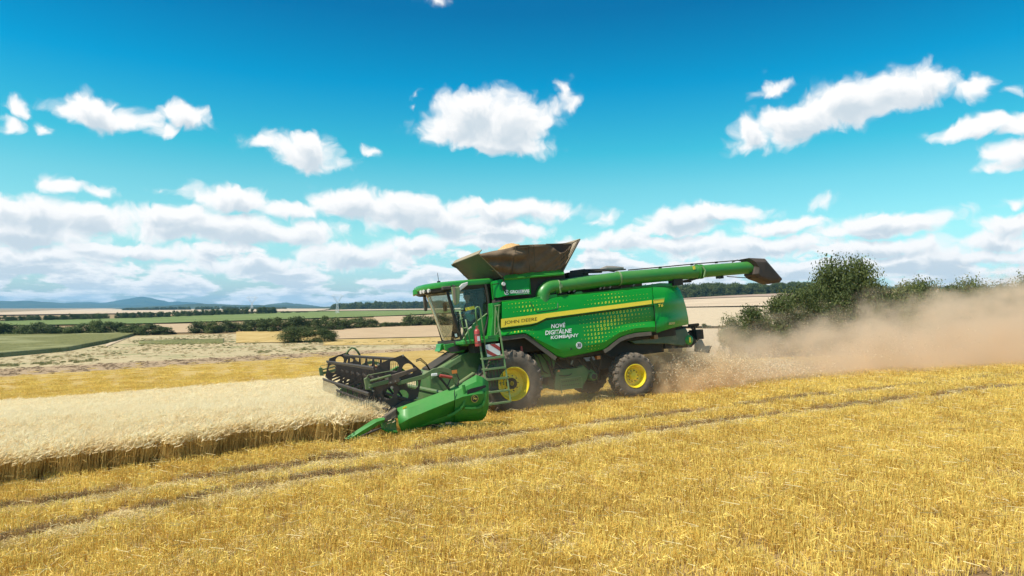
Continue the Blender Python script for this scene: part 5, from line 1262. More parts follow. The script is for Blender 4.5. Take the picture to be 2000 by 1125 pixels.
# ---------------------------------------------------------------- rear end
rc = B().plate(px([(1228, 666), (1275, 658), (1283, 651.5), (1340, 640), (1347, 655), (1349, 668), (1335, 676), (1300, 672), (1240, 672)], -1.05), 2.1).done('straw_chopper', paint('chopper_green', (.010, .07, .02), dust=.35), bevel=.03)
B().box(*(L3(1277, 664, y=-1.35)[0] + d for d in (0, .15)), -1.38, -1.15, *(L3(1281, 662, y=-1.35)[2] + d for d in (0, .13)), .01).done('side_lamp_box', paint('amber_box', (.30, .12, .012), dust=.4))
c = L3(1344, 664, y=-1.0); B().lathe_y([(0, -.10), (.10, -.10), (.155, -.06), (.16, .05)], c=c, k=24).done('chopper_pulley_cover', K_green, ang=40)
B().plate([(c[0] - .045, -1.105, c[2] - .08), (c[0] + .02, -1.105, c[2] - .08), (c[0] + .03, -1.105, c[2] + .09), (c[0] - .035, -1.105, c[2] + .09)], -.008).done('yellow_label', K_stripe)
b = B()
for q0, q1, r in (((1345, 636), (1364, 634), .05), ((1350, 640), (1360, 650), .03), ((1355, 650), (1366, 652), .03), ((1345, 648), (1356, 662), .04), ((1356, 634), (1357, 646), .04)): b.bar(L3(*q0, y=-.8), L3(*q1, y=-.8), r, 6)
b.box(*(L3(1357, 660, y=-.8)[0] + d for d in (0, .30)), -.9, -.5, *(L3(1360, 662, y=-.8)[2] + d for d in (-.02, .30)), .02)
b.done('rear_hitch', K_dark)
sp_ = B().plate(px([(1358, 663), (1371, 663), (1377, 676), (1387, 675), (1384, 690), (1357, 687)], -.85), .03); sp_.plate([(p[0], .6, p[2]) for p in px([(1358, 663), (1371, 663), (1377, 676), (1387, 675), (1384, 690), (1357, 687)], -.85)], .03); sp_.done('spreader_plate', K_grey)
B().tube(px([(1384, 690), (1388, 677), (1390, 676)], -.86), .015, 6).done('spreader_rod', K_dark)
B().plate([(6.3, -1.0, 2.1), (6.4, -1.0, 1.75), (6.9, -1.0, 1.5), (6.6, -1.0, 1.3), (5.6, -1.0, 1.35), (5.5, -1.0, 2.1)], 2.0).done('discharge_hood', K_dark)

# ---------------------------------------------------------------- feeder house and header
b = B(); b.plate([(-.25, -.78, 2.05), (-1.15, -.78, 1.88), (-2.15, -.78, 1.42), (-2.2, -.78, .42), (-1.6, -.78, .40), (-.3, -.78, 1.05)], 1.56); fh = b.done('feeder_house', K_dgreen, bevel=.03)
B().plate([(-1.2, -.80, 1.84), (-2.1, -.80, 1.40), (-2.12, -.80, 1.28), (-1.2, -.80, 1.70)], .02).done('feeder_rail', K_lgreen, fh)
B().plate([(-.55, -.5, 2.06), (-1.2, -.5, 1.95), (-2.0, -.5, 1.55), (-2.0, -.5, 1.45), (-.55, -.5, 1.9)], 1.0).done('feeder_top', K_dark, fh)
b = B(); b.tube([(-.9, -.9, 1.3), (-2.0, -.9, .75)], .06, 10); b.tube([(-.9, -.9, 1.3), (-.5, -.9, 1.42)], .035, 8); b.done('lift_cylinder', K_dgreen, ang=40)

HY = 4.2
b = B(); b.box(-2.72, -2.66, -3.98, 3.98, .35, 1.14); b.box(-2.76, -2.62, -3.98, 3.98, 1.13, 1.19, .01); b.box(-4.0, -2.3, -3.98, 3.98, .22, .27); b.box(-2.9, -2.3, -3.98, 3.98, .27, .40)
hf = b.done('header_trough', K_dgreen, bevel=.01)
b = B(); b.box(-4.12, -3.98, -4.0, 4.0, .20, .25)
for i in range(100): y = -3.95 + i * .0798; b.bar((-4.1, y, .225), (-4.24, y, .215), .014, 4, r2=.004)
b.done('cutter_bar', K_reel)['kind'] = 'stuff'
b = B(); b.bar((-3.12, -3.95, .64), (-3.12, 3.95, .64), .15, 16)
hf2 = b.done('cross_auger', K_reel, ang=50)
for sgn in (-1, 1):
    b = B(); n = 150; prev = None
    for i in range(n):
        t = i / (n - 1); y = sgn * (3.9 - 3.0 * t); a = t * 6.2832 * 6 * sgn
        pr = [b.bm.verts.new((-3.12 + r * math.cos(a), y, .64 + r * math.sin(a))) for r in (.14, .29)]
        if prev: b.bm.faces.new((prev[0], prev[1], pr[1], pr[0]))
        prev = pr
    b.done('auger_flight', K_reel, hf2, solid=.01)

# reel
RC = (-3.77, 1.57); RR = .58; ANG = [math.radians(74 + 60 * k) for k in range(6)]; OFF = (-.10, -.06)
reel = part('reel')
B().bar((RC[0], -3.85, RC[1]), (RC[0], 3.85, RC[1]), .085, 14).done('reel_tube', K_reel, reel, ang=50)
def reel_plate(y):
    b = B(); t = .014
    V = [(RC[0] + RR * 1.05 * math.cos(a), RC[1] + RR * 1.05 * math.sin(a)) for a in ANG]
    for k in range(6):
        A = np.array(V[k]); Bv = np.array(V[(k + 1) % 6]); C0 = np.array(RC)
        hc = C0 + (A + Bv - 2 * C0) / 2 * .66; n = 18; hr = .135
        per = []
        for i in range(n):
            u = i / n * 3
            per.append(C0 * (1 - u) + A * u if u < 1 else (A * (2 - u) + Bv * (u - 1) if u < 2 else Bv * (3 - u) + C0 * (u - 2)))
        a0_ = math.atan2(*(per[0] - hc)[::-1]); 
        angs = [math.atan2(*(p - hc)[::-1]) for p in per]
        hole = [hc + hr * np.array([math.cos(q), math.sin(q)]) for q in angs]
        for yy in (y, y + t):
            pv = [b.bm.verts.new((p[0], yy, p[1])) for p in per]; hv = [b.bm.verts.new((p[0], yy, p[1])) for p in hole]
            for i in range(n): j = (i + 1) % n; b.bm.faces.new((pv[i], pv[j], hv[j], hv[i]))
            if yy == y: h0 = hv
        for i in range(n): j = (i + 1) % n; b.bm.faces.new((h0[i], h0[j], hv[j], hv[i]))
    b.done('end_plate', K_reel, reel)
    b = B()
    for v in V: b.bar((v[0] * .97 + RC[0] * .03, y - .02, v[1] * .97 + RC[1] * .03), (v[0] * .97 + RC[0] * .03, y + .02, v[1] * .97 + RC[1] * .03), .022, 8)
    b.bar((RC[0], y - .05, RC[1]), (RC[0], y + .03, RC[1]), .07, 12)
    b.done('plate_bolts', K_grey, reel)['kind'] = 'stuff'
reel_plate(-3.93); reel_plate(3.91)
for a in ANG:
    bx, bz = RC[0] + OFF[0] + RR * math.cos(a), RC[1] + OFF[1] + RR * math.sin(a)
    b = B(); b.bar((bx, -3.9, bz), (bx, 3.9, bz), .030, 8); b.box(bx - .012, bx + .012, -3.88, 3.88, bz - .05, bz)
    bat = b.done('reel_bat', K_reel, reel)
    b = B()
    for i in range(40):
        y = -3.85 + i * .197; b.bar((bx, y, bz - .03), (bx - .05, y, bz - .36), .0075, 4, r2=.004); 
    tn = b.done('tine_row', K_reel, bat); tn['kind'] = 'stuff'
for y in (-2.9, -1.95, -1.0, 0, 1.0, 1.95, 2.9):
    b = B()
    for a in ANG:
        bx, bz = RC[0] + OFF[0] * .8 + RR * .97 * math.cos(a), RC[1] + OFF[1] * .8 + RR * .97 * math.sin(a); d = Vector((-math.sin(a), 0, math.cos(a)))
        p0, p1 = Vector((RC[0], y, RC[1])), Vector((bx, y, bz)); b.plate([p0 + d * .07, p1 + d * .02, p1 - d * .02, p0 - d * .07], .015)
    b.done('reel_star', K_reel, reel)
# reel arms, near and far
def reel_arm(sg):
    Y = sg * 4.06; ar = part('reel_arm')
    b = B(); b.plate([(-4.46, Y, 1.50), (-3.98, Y, 1.56), (-3.98, Y, 1.65), (-4.46, Y, 1.58)], .07 * -sg); b.plate([(-3.80, Y, 1.58), (-3.20, Y, 1.66), (-2.95, Y, 1.77), (-2.75, Y, 1.78), (-2.55, Y, 1.71), (-2.40, Y, 1.50), (-2.34, Y, 1.25), (-2.45, Y, 1.25), (-2.50, Y, 1.48), (-2.62, Y, 1.62), (-2.80, Y, 1.68), (-2.95, Y, 1.67), (-3.20, Y, 1.56), (-3.80, Y, 1.49)], .07 * -sg)
    b.done('beam', K_dgreen if sg > 0 else K_lgreen2, ar, bevel=.008)
    B().plate([(-4.52, Y - sg * .01, 1.48), (-4.40, Y - sg * .01, 1.46), (-4.42, Y - sg * .01, 1.72), (-4.47, Y - sg * .01, 1.75), (-4.54, Y - sg * .01, 1.72)], .09 * -sg).done('end_bracket', K_lgreen2, ar, bevel=.01)
    B().plate([(-4.02, Y + sg * .01, 1.53), (-3.76, Y + sg * .01, 1.56), (-3.76, Y + sg * .01, 1.66), (-3.34, Y + sg * .01, 1.78), (-3.36, Y + sg * .01, 1.84), (-4.0, Y + sg * .01, 1.72)], .09 * -sg).done('slide_bracket', K_trim2, ar, bevel=.008)
    b = B(); b.tube([(-4.42, Y, 1.66), (-3.95, Y, 1.73)], .026, 8); b.tube([(-4.5, Y, 1.72), (-4.46, Y, 1.79), (-4.36, Y, 1.80), (-3.9, Y, 1.83)], .010, 5); b.done('slide_cylinder', K_lgreen2, ar)
    b = B()
    for x_, z_ in ((-3.97, 1.57), (-3.86, 1.59), (-4.45, 1.52), (-3.95, 1.46)): b.bar((x_, Y + sg * .03, z_), (x_, Y + sg * .0, z_), .016 if z_ > 1.47 else .03, 8)
    b.done('arm_bolts', K_grey, ar)['kind'] = 'stuff'
    B().tube([(-2.83, Y + sg * .05, 1.60), (-2.55, Y + sg * .05, 1.52)], .036, 10).done('red_cylinder', K_red, ar, ang=50)
    b = B(); b.tube([(-2.86, Y, 1.60), (-2.62, Y, 1.26)], .026, 8); b.tube([(-2.57, Y, 1.50), (-2.68, Y, 1.28)], .014, 6); b.tube([(-2.42, Y, 1.60), (-2.36, Y, 1.45), (-2.45, Y, 1.25)], .016, 6); b.done('lift_strut', K_reel, ar)
    B().plate([(-2.52, Y + sg * .012, 1.60), (-2.40, Y + sg * .012, 1.60), (-2.40, Y + sg * .012, 1.68), (-2.52, Y + sg * .012, 1.68)], .02).done('reflector', K_orange, ar)
    B().box(-3.02, -2.88, Y - .03, Y + .03, 1.60, 1.66, .01).done('hose_coupler', K_white, ar)
K_lgreen2 = paint('arm_green_paint', (.070, .150, .045), dust=.45, dustcol=(.30, .27, .15), rough=.5, coat=.1)
K_trim2 = paint('brown_steel', (.075, .052, .042), dust=.3, rough=.6, coat=0)
reel_arm(-1); reel_arm(1)
rails('far_hose_arch', [[(676, 693), (681, 684), (687, 679.2), (693, 680.5), (699, 687), (703, 694)]], .035, K_lgreen2, y=3.9)
b = B(); b.tube([(-3.3, -3.9, 2.0), (-2.9, -2.8, 1.98), (-2.35, -1.3, 1.75), (-2.1, -.8, 1.5)], .012, 5); b.tube([(-3.3, -3.9, 1.97), (-2.9, -2.75, 1.94), (-2.35, -1.25, 1.72), (-2.1, -.75, 1.48)], .012, 5); b.done('reel_drive_hose', K_black)
# reel drive shield beside the near end plate
b = B(); b.plate([(-3.95, -3.99, 1.0), (-3.7, -3.99, 1.12), (-3.42, -3.99, 1.1), (-3.25, -3.99, 1.02), (-3.45, -3.99, .80), (-3.8, -3.99, .72)], .03); b.done('reel_drive_plate', K_reel, bevel=.01)

# end shields: folded from flat facets
SX = [776, 800, 840, 887, 888.5, 903, 918, 930.4, 942, 954]
S_top = [797.6, 788.8, 774.2, 756.8, 756.3, 748.8, 740, 732.8, 737, 747]
S_r1 = [804, 796, 782.5, 766.5, 766, 758, 751, 745.5, 749, 757]
S_r2 = [829, 817, 800, 781.5, 781, 775, 772, 770, 769, 768]
S_lo = [843.5, 839, 823, 806, 805.5, 800, 797, 796, 795, 796]
S_bt = [844.5, 841, 829, 824.5, 824.5, 823.5, 822.5, 822, 820.5, 812]
S_d = [(-4.04, -4.15, -4.30, -3.98, -3.97)] * 4 + [(-4.04, -4.14, -4.24, -4.14, -3.99)] * 5 + [(-4.03, -4.10, -4.16, -4.14, -4.08)]
def shield(sg):
    rows = [[], [], [], [], [], []]
    for i, x in enumerate(SX):
        for j, Yp in enumerate((S_top[i], S_r1[i], S_r2[i], S_lo[i], S_bt[i])):
            xx = x + (2.5 if i == 0 and j == 2 else (9 if i == 0 and j >= 3 else 0)) - (5 if i == 9 and j == 4 else 0)
            p = L3(xx, Yp, y=S_d[i][j]); rows[j + 1].append((p[0], p[1] if sg < 0 else -p[1], p[2]))
        p = rows[1][-1]; rows[0].append((p[0], p[1] + (.10 if sg < 0 else -.10), p[2] - .02))
    e = B().grid(rows).done('end_shield', K_shield, ang=9, solid=.02)
    return e
es = shield(-1); shield(1)
def strip(name, pts, w, d, mat, par):
    dd = w_dirs(pts); B().grid([[L3(x - a * w, y - c * w, y=d + .03) for (x, y), (a, c) in zip(pts, dd)], [L3(x - a * w * .6, y - c * w * .6, y=d) for (x, y), (a, c) in zip(pts, dd)], [L3(x + a * w * .6, y + c * w * .6, y=d) for (x, y), (a, c) in zip(pts, dd)], [L3(x + a * w, y + c * w, y=d + .06) for (x, y), (a, c) in zip(pts, dd)]]).done(name, mat, par, ang=20)
strip('raised_rib', [(905, 752), (907, 765), (908, 780), (905, 791), (898, 800), (886, 808), (874, 813)], 3.2, -4.225, K_shield, es)
strip('raised_rib', [(949.5, 764), (947, 780), (944, 790), (936, 796), (922, 797.5), (908, 797)], 3, -4.225, K_shield, es)
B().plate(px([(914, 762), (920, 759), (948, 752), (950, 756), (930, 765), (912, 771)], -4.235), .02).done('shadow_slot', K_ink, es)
B().bar(L3(887.5, 762, y=-4.20), L3(887.5, 785, y=-4.26), .008, 4).done('panel_joint', K_ink, es)
B().plate(px([(786, 796.5), (793, 793), (795, 795.5), (787, 799.5)], -4.15), -.01).done('yellow_tag', K_stripe, es)
B().plate(px([(870, 825), (882, 824), (881, 828), (870, 829)], -4.1), .03).done('grey_skid_mark', K_grey, es)
# emblem
c = L3(927, 778.5, y=-4.24); em = B().lathe_y([(0, -.008), (.088, -.008), (.09, 0)], c=c, k=28).done('emblem', K_ink, es)
b = B(); n = 28
b.grid([[(c[0] + r * math.cos(a), c[1] - .011, c[2] + r * math.sin(a)) for a in np.linspace(0, 6.2832, n)] for r in (.088, .078)])
deer = [(-.055, .012), (-.038, .030), (-.020, .022), (.008, .020), (.035, .012), (.060, -.010), (.052, -.018), (.032, -.006), (.020, -.012), (.045, -.040), (.036, -.044), (.008, -.018), (-.018, -.008), (-.048, -.028), (-.054, -.022), (-.028, .000), (-.036, .012)]
b.plate([(c[0] + a, c[1] - .012, c[2] + z) for a, z in deer], -.002); b.tube([(c[0] - .036, c[1] - .013, c[2] + .028), (c[0] - .02, c[1] - .013, c[2] + .05), (c[0] + .012, c[1] - .013, c[2] + .052)], .005, 4); b.tube([(c[0] - .022, c[1] - .013, c[2] + .048), (c[0] - .004, c[1] - .013, c[2] + .036)], .004, 4)
b.done('deer_mark', paint('gold_line', (.50, .40, .06), dust=.1), em)
# divider point
dv_ = part('crop_divider')
B().plate(px([(775, 797), (747, 816), (743, 824), (748, 826), (774, 817)], -4.22), .22).done('black_nose', K_trim, dv_, bevel=.02)
b = B().grid([[L3(x, y, y=-4.25) for x, y in ((673, 857), (700, 838.5), (730, 819), (750, 815.5))], [L3(x, y, y=-4.30) for x, y in ((682, 857.5), (706, 842), (736, 824), (752, 819))], [L3(x, y, y=-4.25) for x, y in ((689, 857.5), (712, 846), (738, 829.5), (750, 823))]]); b.done('point_blade', K_shield, dv_, solid=.02)
B().plate(px([(744, 825), (774, 818), (776, 844), (758, 842.5), (746, 836)], -4.18), .2).done('nose_side', K_dgreen, dv_, bevel=.02)
B().grid([[L3(x, y, y=-4.22) for x, y in ((745, 836), (758, 841), (776, 842))], [L3(x, y, y=-4.2) for x, y in ((747, 839), (760, 845), (776, 846))]]).done('nose_skid', K_shield, dv_, solid=.03)
b = B(); b.tube(px([(689, 857), (704, 852), (722, 845), (745, 836)], -4.2), .02, 6); b.tube(px([(712, 851), (728, 840), (742, 838)], -4.15), .018, 6); b.tube(px([(690, 857), (720, 856), (748, 846)], -4.1), .015, 6); b.done('crop_lifter', K_reel, dv_)
b = B(); b.box(-3.9, -2.0, -4.1, 4.1, .16, .22); b.done('header_skid_plate', K_dark)

# ================================================================== things on and in the combine
def m_empty(name, loc, label, cat):
    e = link(name, None); p = m2w(loc); e.matrix_world = Matrix(((MR[0], MP[0], MU[0], p[0]), (MR[1], MP[1], MU[1], p[1]), (MR[2], MP[2], MU[2], p[2]), (0, 0, 0, 1))); tag(e, label, cat); return e
p = L3(934, 676, y=-1.72); fe = m_empty('fire_extinguisher', p, 'red fire extinguisher strapped to the ladder rail below the cab', 'fire extinguisher')
B().tube([(0, 0, 0), (0, 0, .40), (.0, 0, .45), (0, 0, .47)], [.085, .085, .06, .03], 16).done('cylinder_body', K_red, fe, ang=40)
B().tube([(0, 0, .30), (0, 0, .325)], .088, 16).done('strap', K_trim, fe); B().tube([(0, 0, .08), (0, 0, .10)], .088, 16).done('strap', K_trim, fe)
b = B(); b.tube([(0, 0, .46), (0, 0, .52)], .022, 8); b.plate([(-.03, -.01, .52), (.07, -.01, .54), (.07, -.01, .555), (-.03, -.01, .54)], .02); b.done('valve', K_red, fe)
B().tube([(.01, 0, .5), (-.09, 0, .44), (-.10, 0, .15)], .012, 6).done('hose', K_black, fe)
B().plate([(-.04, -.088, .14), (.035, -.088, .14), (.035, -.088, .27), (-.04, -.088, .27)], -.002).done('instruction_label', K_white, fe)

# grain heaped in the tank
r = np.random.default_rng(5); n = 46
gxs, gys = np.meshgrid(np.linspace(-.15, 2.2, n), np.linspace(-1.15, 1.15, n), indexing='ij')
hz = 4.15 + .92 * np.exp(-((gxs - 1.0) ** 2 / .85 + (gys) ** 2 / .85)) + r.normal(0, .012, gxs.shape)
pts = np.array([m2w(q) for q in np.stack([gxs, gys, hz], -1).reshape(-1, 3)]); idx = np.arange(n * n).reshape(n, n)
gr = link('grain_heap', npmesh('grain_heap', pts, np.stack([idx[:-1, :-1], idx[1:, :-1], idx[1:, 1:], idx[:-1, 1:]], -1).reshape(-1, 4), smooth=True), mat=noise_mat('grain_mat', (.48, .27, .10), (.74, .50, .24), scale=30, bump=.8, bump_dist=.02))
tag(gr, 'heap of golden grain rising above the brown canvas tank top', kind='stuff')

# ---- the driver: one skinned body, seated, facing forward
def skin_body(name, joints, edges, parent, mat, sub=2):
    me = bpy.data.meshes.new(name); me.from_pydata([j[:3] for j in joints], edges, []); o = link(name, me, parent, mat)
    sk = o.modifiers.new('skin', 'SKIN'); 
    for i, j in enumerate(joints): me.skin_vertices[0].data[i].radius = (j[3], j[4] if len(j) > 4 else j[3])
    me.skin_vertices[0].data[0].use_root = True; sk.use_smooth_shade = True
    s = o.modifiers.new('smooth', 'SUBSURF'); s.levels = sub; s.render_levels = sub
    dg = bpy.context.evaluated_depsgraph_get(); m2 = bpy.data.meshes.new_from_object(o.evaluated_get(dg)); o.modifiers.clear(); o.data = m2; m2.name = name
    m2.polygons.foreach_set('use_smooth', np.ones(len(m2.polygons), bool))
    return o
K_shirt = paint('grey_shirt', (.045, .05, .065), dust=.05, rough=.9, coat=0); K_skin = paint('skin', (.45, .25, .16), dust=0, rough=.6, coat=0); K_sleeve = paint('pale_blue_cloth', (.55, .72, .82), dust=.05, rough=.9, coat=0); K_trouser = paint('dark_trousers', (.03, .035, .05), dust=.1, rough=.9, coat=0); K_hair = paint('dark_hair', (.02, .015, .012), dust=0, rough=.7, coat=0)
dr = m_empty('person', (-.58, -.16, 2.78), 'driver in dark shirt with pale blue sleeves seated at the wheel in the cab', 'person')
for o_ in (dr,): pass
J = [(0, 0, .06, .16, .13), (0, 0, .28, .17, .12), (-.02, 0, .46, .19, .12), (-.03, 0, .56, .07, .06), (-.05, 0, .63, .055), (-.06, 0, .70, .085, .10), (-.06, 0, .79, .09, .105), (-.055, 0, .85, .05),
     (-.02, -.19, .50, .065), (-.12, -.25, .27, .05), (-.34, -.17, .20, .036), (-.42, -.15, .21, .028),
     (-.02, .19, .50, .065), (-.12, .25, .27, .05), (-.34, .17, .20, .036), (-.42, .15, .21, .028),
     (-.05, -.12, .04, .10), (-.44, -.15, .05, .075), (-.46, -.14, -.38, .05), (-.60, -.14, -.44, .035),
     (-.05, .12, .04, .10), (-.44, .15, .05, .075), (-.46, .14, -.38, .05), (-.60, .14, -.44, .035)]
E_ = [(0, 1), (1, 2), (2, 3), (3, 4), (4, 5), (5, 6), (6, 7), (2, 8), (8, 9), (9, 10), (10, 11), (2, 12), (12, 13), (13, 14), (14, 15), (0, 16), (16, 17), (17, 18), (18, 19), (0, 20), (20, 21), (21, 22), (22, 23)]
body = skin_body('body', J, E_, dr, K_skin)
# clothes follow the same skeleton, a little wider
grow = lambda js, g: [(*j[:3], *(q + g for q in j[3:])) for j in js]
skin_body('shirt', grow([J[0], J[1], J[2], (-.03, 0, .54, .085, .075), J[8], (-.07, -.22, .38, .06), J[12], (-.07, .22, .38, .06)], .013), [(0, 1), (1, 2), (2, 3), (2, 4), (4, 5), (2, 6), (6, 7)], dr, K_shirt)
for s in (-1, 1): skin_body('sleeve', grow([(-.03, s * .20, .46, .062), (-.12, s * .25, .27, .052), (-.25, s * .20, .235, .042)], .012), [(0, 1), (1, 2)], dr, K_sleeve)
skin_body('trousers', grow([J[0], J[16], J[17], J[18], J[20], J[21], J[22]], .012), [(0, 1), (1, 2), (2, 3), (0, 4), (4, 5), (5, 6)], dr, K_trouser)
b = B(); 
for zz, rr_ in ((.80, .112), (.84, .108), (.88, .09), (.905, .05)): pass
b.tube([(-.05, 0, .795), (-.05, 0, .83), (-.048, 0, .87), (-.045, 0, .895), (-.045, 0, .905)], [.108, .108, .095, .06, .02], 16); b.plate([(-.13, -.07, .80), (-.24, -.05, .79), (-.24, .05, .79), (-.13, .07, .80)], .012, axis=2); b.done('cap', K_hair, dr, ang=50)
b = B(); b.bar((-.145, 0, .755), (-.175, 0, .725), .012, 6); b.bar((-.05, -.108, .74), (-.05, -.116, .70), .014, 6); b.bar((-.05, .108, .74), (-.05, .116, .70), .014, 6); b.done('nose_and_ears', K_skin, dr, smooth=True)
b = B(); b.bar((-.14, -.035, .765), (-.152, -.035, .765), .012, 6); b.bar((-.14, .035, .765), (-.152, .035, .765), .012, 6); b.done('eyes', K_ink, dr)
b = B(); b.bar((-.147, -.025, .682), (-.147, .025, .682), .006, 5); b.done('mouth', K_red, dr)
for s in (-1, 1):
    b = B()
    for i, ln in enumerate((.060, .068, .064, .052)):
        y = s * .15 + (i - 1.5) * .019; b.tube([(-.43, y, .22), (-.43 - ln * .6, y, .215), (-.43 - ln, y, .18), (-.43 - ln * .9, y, .155)], [.0095, .009, .008, .006], 6)
    b.tube([(-.40, s * .15 - s * .03, .21), (-.44, s * .15 - s * .055, .19), (-.47, s * .15 - s * .05, .17)], [.011, .010, .008], 6); b.bar((-.38, s * .15, .21), (-.45, s * .15, .218), .034, 8, r2=.030)
    b.done('hand', K_skin, dr, smooth=True)

# ================================================================== chaff and dust
M_chaff = leaf_mat('chaff_mat', (.70, .50, .28), (.98, .84, .60), trans=.3, rand=.8)
def chaff(name, n, gen, size, label):
    r = np.random.default_rng(11 + n); P = gen(r, n); P = np.array([MO + q[0] * MR + q[1] * MP + q[2] * MU for q in P]); gz = terrain(P[:, 0], P[:, 1]); P[:, 2] = np.maximum(P[:, 2], gz + .02)
    d = r.normal(size=(n, 3)); d /= np.linalg.norm(d, axis=1, keepdims=True); ln = r.uniform(.5, 1.6, n) * size
    v, q = blades(r, n, P - d * ln[:, None] / 2, P + d * ln[:, None] / 2, r.uniform(.006, .014, n))
    o = link(name, npmesh(name, v, q), mat=M_chaff); tag(o, label, kind='stuff')
def g1(r, n):
    t = r.random(n) ** 1.3; x = 6.3 - 2.0 * r.random(n) ** 1.5 + 4.5 * t; y = r.normal(-.4, 1.3, n); z = np.maximum(.1, (1.15 - .22 * np.abs(x - 6)) * r.random(n) ** .6 + r.normal(0, .12, n) + t * .25 * r.random(n))
    return np.column_stack([x, y, z])
chaff('flying_chaff', 30000, g1, .026, 'chopped straw and chaff thrown out behind the rear wheel')
def g2(r, n):
    x = 5 + 14 * r.random(n) ** 1.6; y = r.normal(0, 1.8, n); z = np.abs(r.normal(0, .5 + .05 * (x - 5), n)) + .1
    return np.column_stack([x, y, z])
chaff('drifting_chaff', 9000, g2, .03, 'loose chaff drifting in the dust trail')
# dust trail: a volume standing where the dust hangs
def dust_box(name, x0, x1, y0, y1, z0, z1, expr, label, color=(.985, .82, .62), absorb=(.6, .5, .4), aniso=.2):
    me = bpy.data.meshes.new(name); bm = bmesh.new()
    vs = [bm.verts.new((x, y, z)) for x in (x0, x1) for y in (y0, y1) for z in (z0, z1)]
    for q in ((0, 1, 3, 2), (4, 6, 7, 5), (0, 4, 5, 1), (2, 3, 7, 6), (0, 2, 6, 4), (1, 5, 7, 3)): bm.faces.new([vs[i] for i in q])
    bmesh.ops.recalc_face_normals(bm, faces=bm.faces[:]); bm.to_mesh(me); bm.free()
    m = bpy.data.materials.new(name + '_mat'); m.use_nodes = True; t = m.node_tree; t.nodes.clear(); L = t.links.new
    out = nd(t, 'ShaderNodeOutputMaterial'); pv = nd(t, 'ShaderNodeVolumePrincipled'); pv.inputs['Color'].default_value = (*color, 1); pv.inputs['Anisotropy'].default_value = aniso
    tc = nd(t, 'ShaderNodeTexCoord'); sp = nd(t, 'ShaderNodeSeparateXYZ'); L(tc.outputs['Object'], sp.inputs[0])
    L(expr(t, tc.outputs['Object'], sp.outputs[0], sp.outputs[1], sp.outputs[2]), pv.inputs['Density']); L(pv.outputs[0], out.inputs['Volume'])
    o = link(name, me, mat=m); o.matrix_world = COMB.matrix_world.copy(); tag(o, label, kind='stuff'); return o
def dust_expr(t, vec, x, y, z):
    M = lambda *a, **k: mth(t, *a, **k)
    mp = nd(t, 'ShaderNodeMapping'); mp.inputs['Scale'].default_value = (.55, .8, .9); t.links.new(vec, mp.inputs[0])
    n = nd(t, 'ShaderNodeTexNoise', ins={'Scale': .95, 'Detail': 6, 'Roughness': .62}); t.links.new(mp.outputs[0], n.inputs['Vector'])
    nf = M('SUBTRACT', n.outputs['Fac'], .5)
    s = M('SUBTRACT', x, 5.0)
    # height above the real ground: the field flattens while the machine plane keeps rising
    h = M('ADD', M('MULTIPLY', M('MAXIMUM', s, 0), HK1), HK0)
    zg = M('ADD', z, M('MULTIPLY', M('MAXIMUM', s, 0), ZG))
    top = M('MULTIPLY', h, M('ADD', 1.0, M('MULTIPLY', nf, 3.0)))
    v = M('DIVIDE', M('SUBTRACT', top, zg), M('MULTIPLY', h, .80), clamp=True)
    yc = M('MULTIPLY', s, .10); hw = M('ADD', 1.6, M('MULTIPLY', M('MAXIMUM', s, 0), .13))
    yy = M('DIVIDE', M('ABSOLUTE', M('SUBTRACT', y, yc)), hw)
    w = M('SUBTRACT', 1.15, yy, clamp=True)
    st = M('MULTIPLY', M('ADD', s, .6), .6, clamp=True)
    d = M('MULTIPLY', M('MULTIPLY', v, w), st)
    d = M('MULTIPLY', d, M('ADD', .70, M('MULTIPLY', nf, 3.4)))
    d = M('DIVIDE', d, M('ADD', 1.0, M('MULTIPLY', M('MAXIMUM', s, 0), .035)))
    return M('MULTIPLY', M('MAXIMUM', d, 0), DUST_D)
HK0, HK1, ZG, DUST_D = 1.35, .072, .045, 1.15
dust_box('dust_cloud', 4.3, 46, -5.5, 13, -1.9, 7, dust_expr, 'pale brown harvest dust trailing behind the combine', )
def dust2(t, vec, x, y, z):
    M = lambda *a, **k: mth(t, *a, **k)
    n = nd(t, 'ShaderNodeTexNoise', ins={'Scale': .9, 'Detail': 3}); t.links.new(vec, n.inputs['Vector'])
    fx = M('SUBTRACT', 1.0, M('ABSOLUTE', M('DIVIDE', M('SUBTRACT', x, .6), 3.8)), clamp=True); fz = M('SUBTRACT', 1.0, M('DIVIDE', z, 1.7), clamp=True)
    fy = M('SUBTRACT', 1.0, M('ABSOLUTE', M('DIVIDE', M('ADD', y, 1.3), 2.2)), clamp=True)
    return M('MULTIPLY', M('MULTIPLY', M('MULTIPLY', fx, fz), fy), M('MULTIPLY', M('MAXIMUM', M('SUBTRACT', n.outputs['Fac'], .35), 0), 1.3))
dust_box('low_dust', -3.2, 4.4, -3.5, .9, -.3, 1.7, dust2, 'thin dust swirling round the front wheel and ladder')

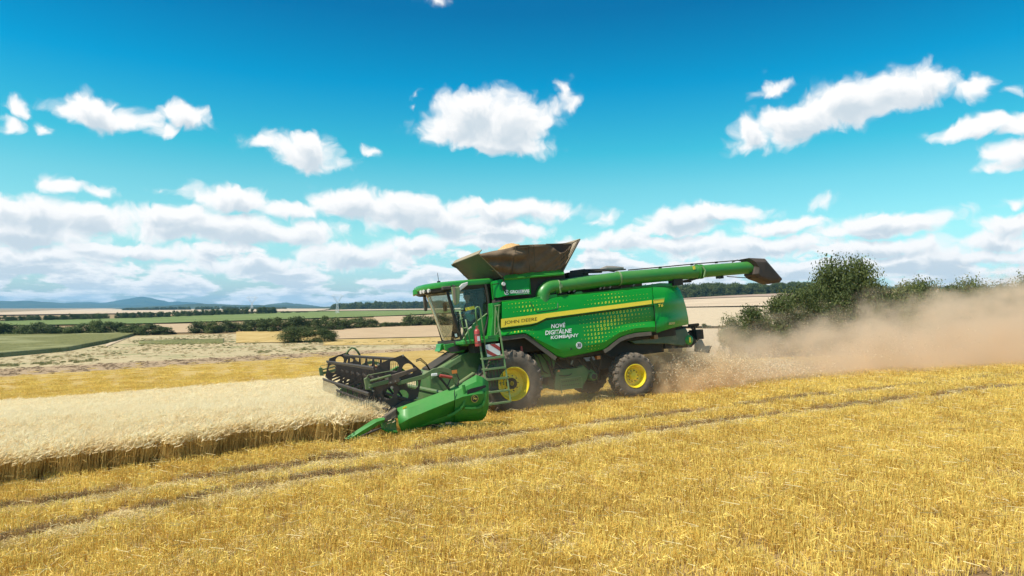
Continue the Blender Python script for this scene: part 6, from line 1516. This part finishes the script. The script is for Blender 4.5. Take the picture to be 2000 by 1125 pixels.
def dust3(t, vec, x, y, z):
    M = lambda *a, **k: mth(t, *a, **k)
    n = nd(t, 'ShaderNodeTexNoise', ins={'Scale': 1.6, 'Detail': 5, 'Roughness': .6}); t.links.new(vec, n.inputs['Vector'])
    ex = M('DIVIDE', M('SUBTRACT', x, 6.6), 2.9); ey = M('DIVIDE', M('ADD', y, .3), 2.2); ez = M('DIVIDE', M('SUBTRACT', z, M('MULTIPLY', M('SUBTRACT', x, 6.6), -.03)), 1.35)
    r2 = M('ADD', M('ADD', M('MULTIPLY', ex, ex), M('MULTIPLY', ey, ey)), M('MULTIPLY', ez, ez))
    e = M('SUBTRACT', M('ADD', 1.0, M('MULTIPLY', M('SUBTRACT', n.outputs['Fac'], .5), 2.6)), M('SQRT', r2), clamp=True)
    return M('MULTIPLY', e, 3.6)
dust_box('chaff_dust', 3.6, 10.2, -2.7, 2.2, -.5, 1.75, dust3, 'dense golden dust bursting out behind the rear wheel', color=(.995, .80, .53))
# haze: even pale air round the whole scene
def haze(d, col):
    S = 15800; z0 = build_ground.low - 1.0; z1 = 235
    me = bpy.data.meshes.new('haze'); bm = bmesh.new()
    vs = [bm.verts.new((x, y, z)) for x in (-S * 3.3, S * 3.3) for y in (-200, S) for z in (z0, z1)]
    for q in ((0, 1, 3, 2), (4, 6, 7, 5), (0, 4, 5, 1), (2, 3, 7, 6), (0, 2, 6, 4), (1, 5, 7, 3)): bm.faces.new([vs[i] for i in q])
    bmesh.ops.recalc_face_normals(bm, faces=bm.faces[:]); bm.to_mesh(me); bm.free()
    m = bpy.data.materials.new('haze_mat'); m.use_nodes = True; t = m.node_tree; t.nodes.clear()
    out = nd(t, 'ShaderNodeOutputMaterial'); pv = nd(t, 'ShaderNodeVolumePrincipled', ins={'Density': d}); pv.inputs['Color'].default_value = (*col, 1); t.links.new(pv.outputs[0], out.inputs['Volume'])
    o = link('haze', me, mat=m); tag(o, 'thin blue air fading the far hills', kind='stuff')
haze(5.0e-5, (.22, .60, 1.0))
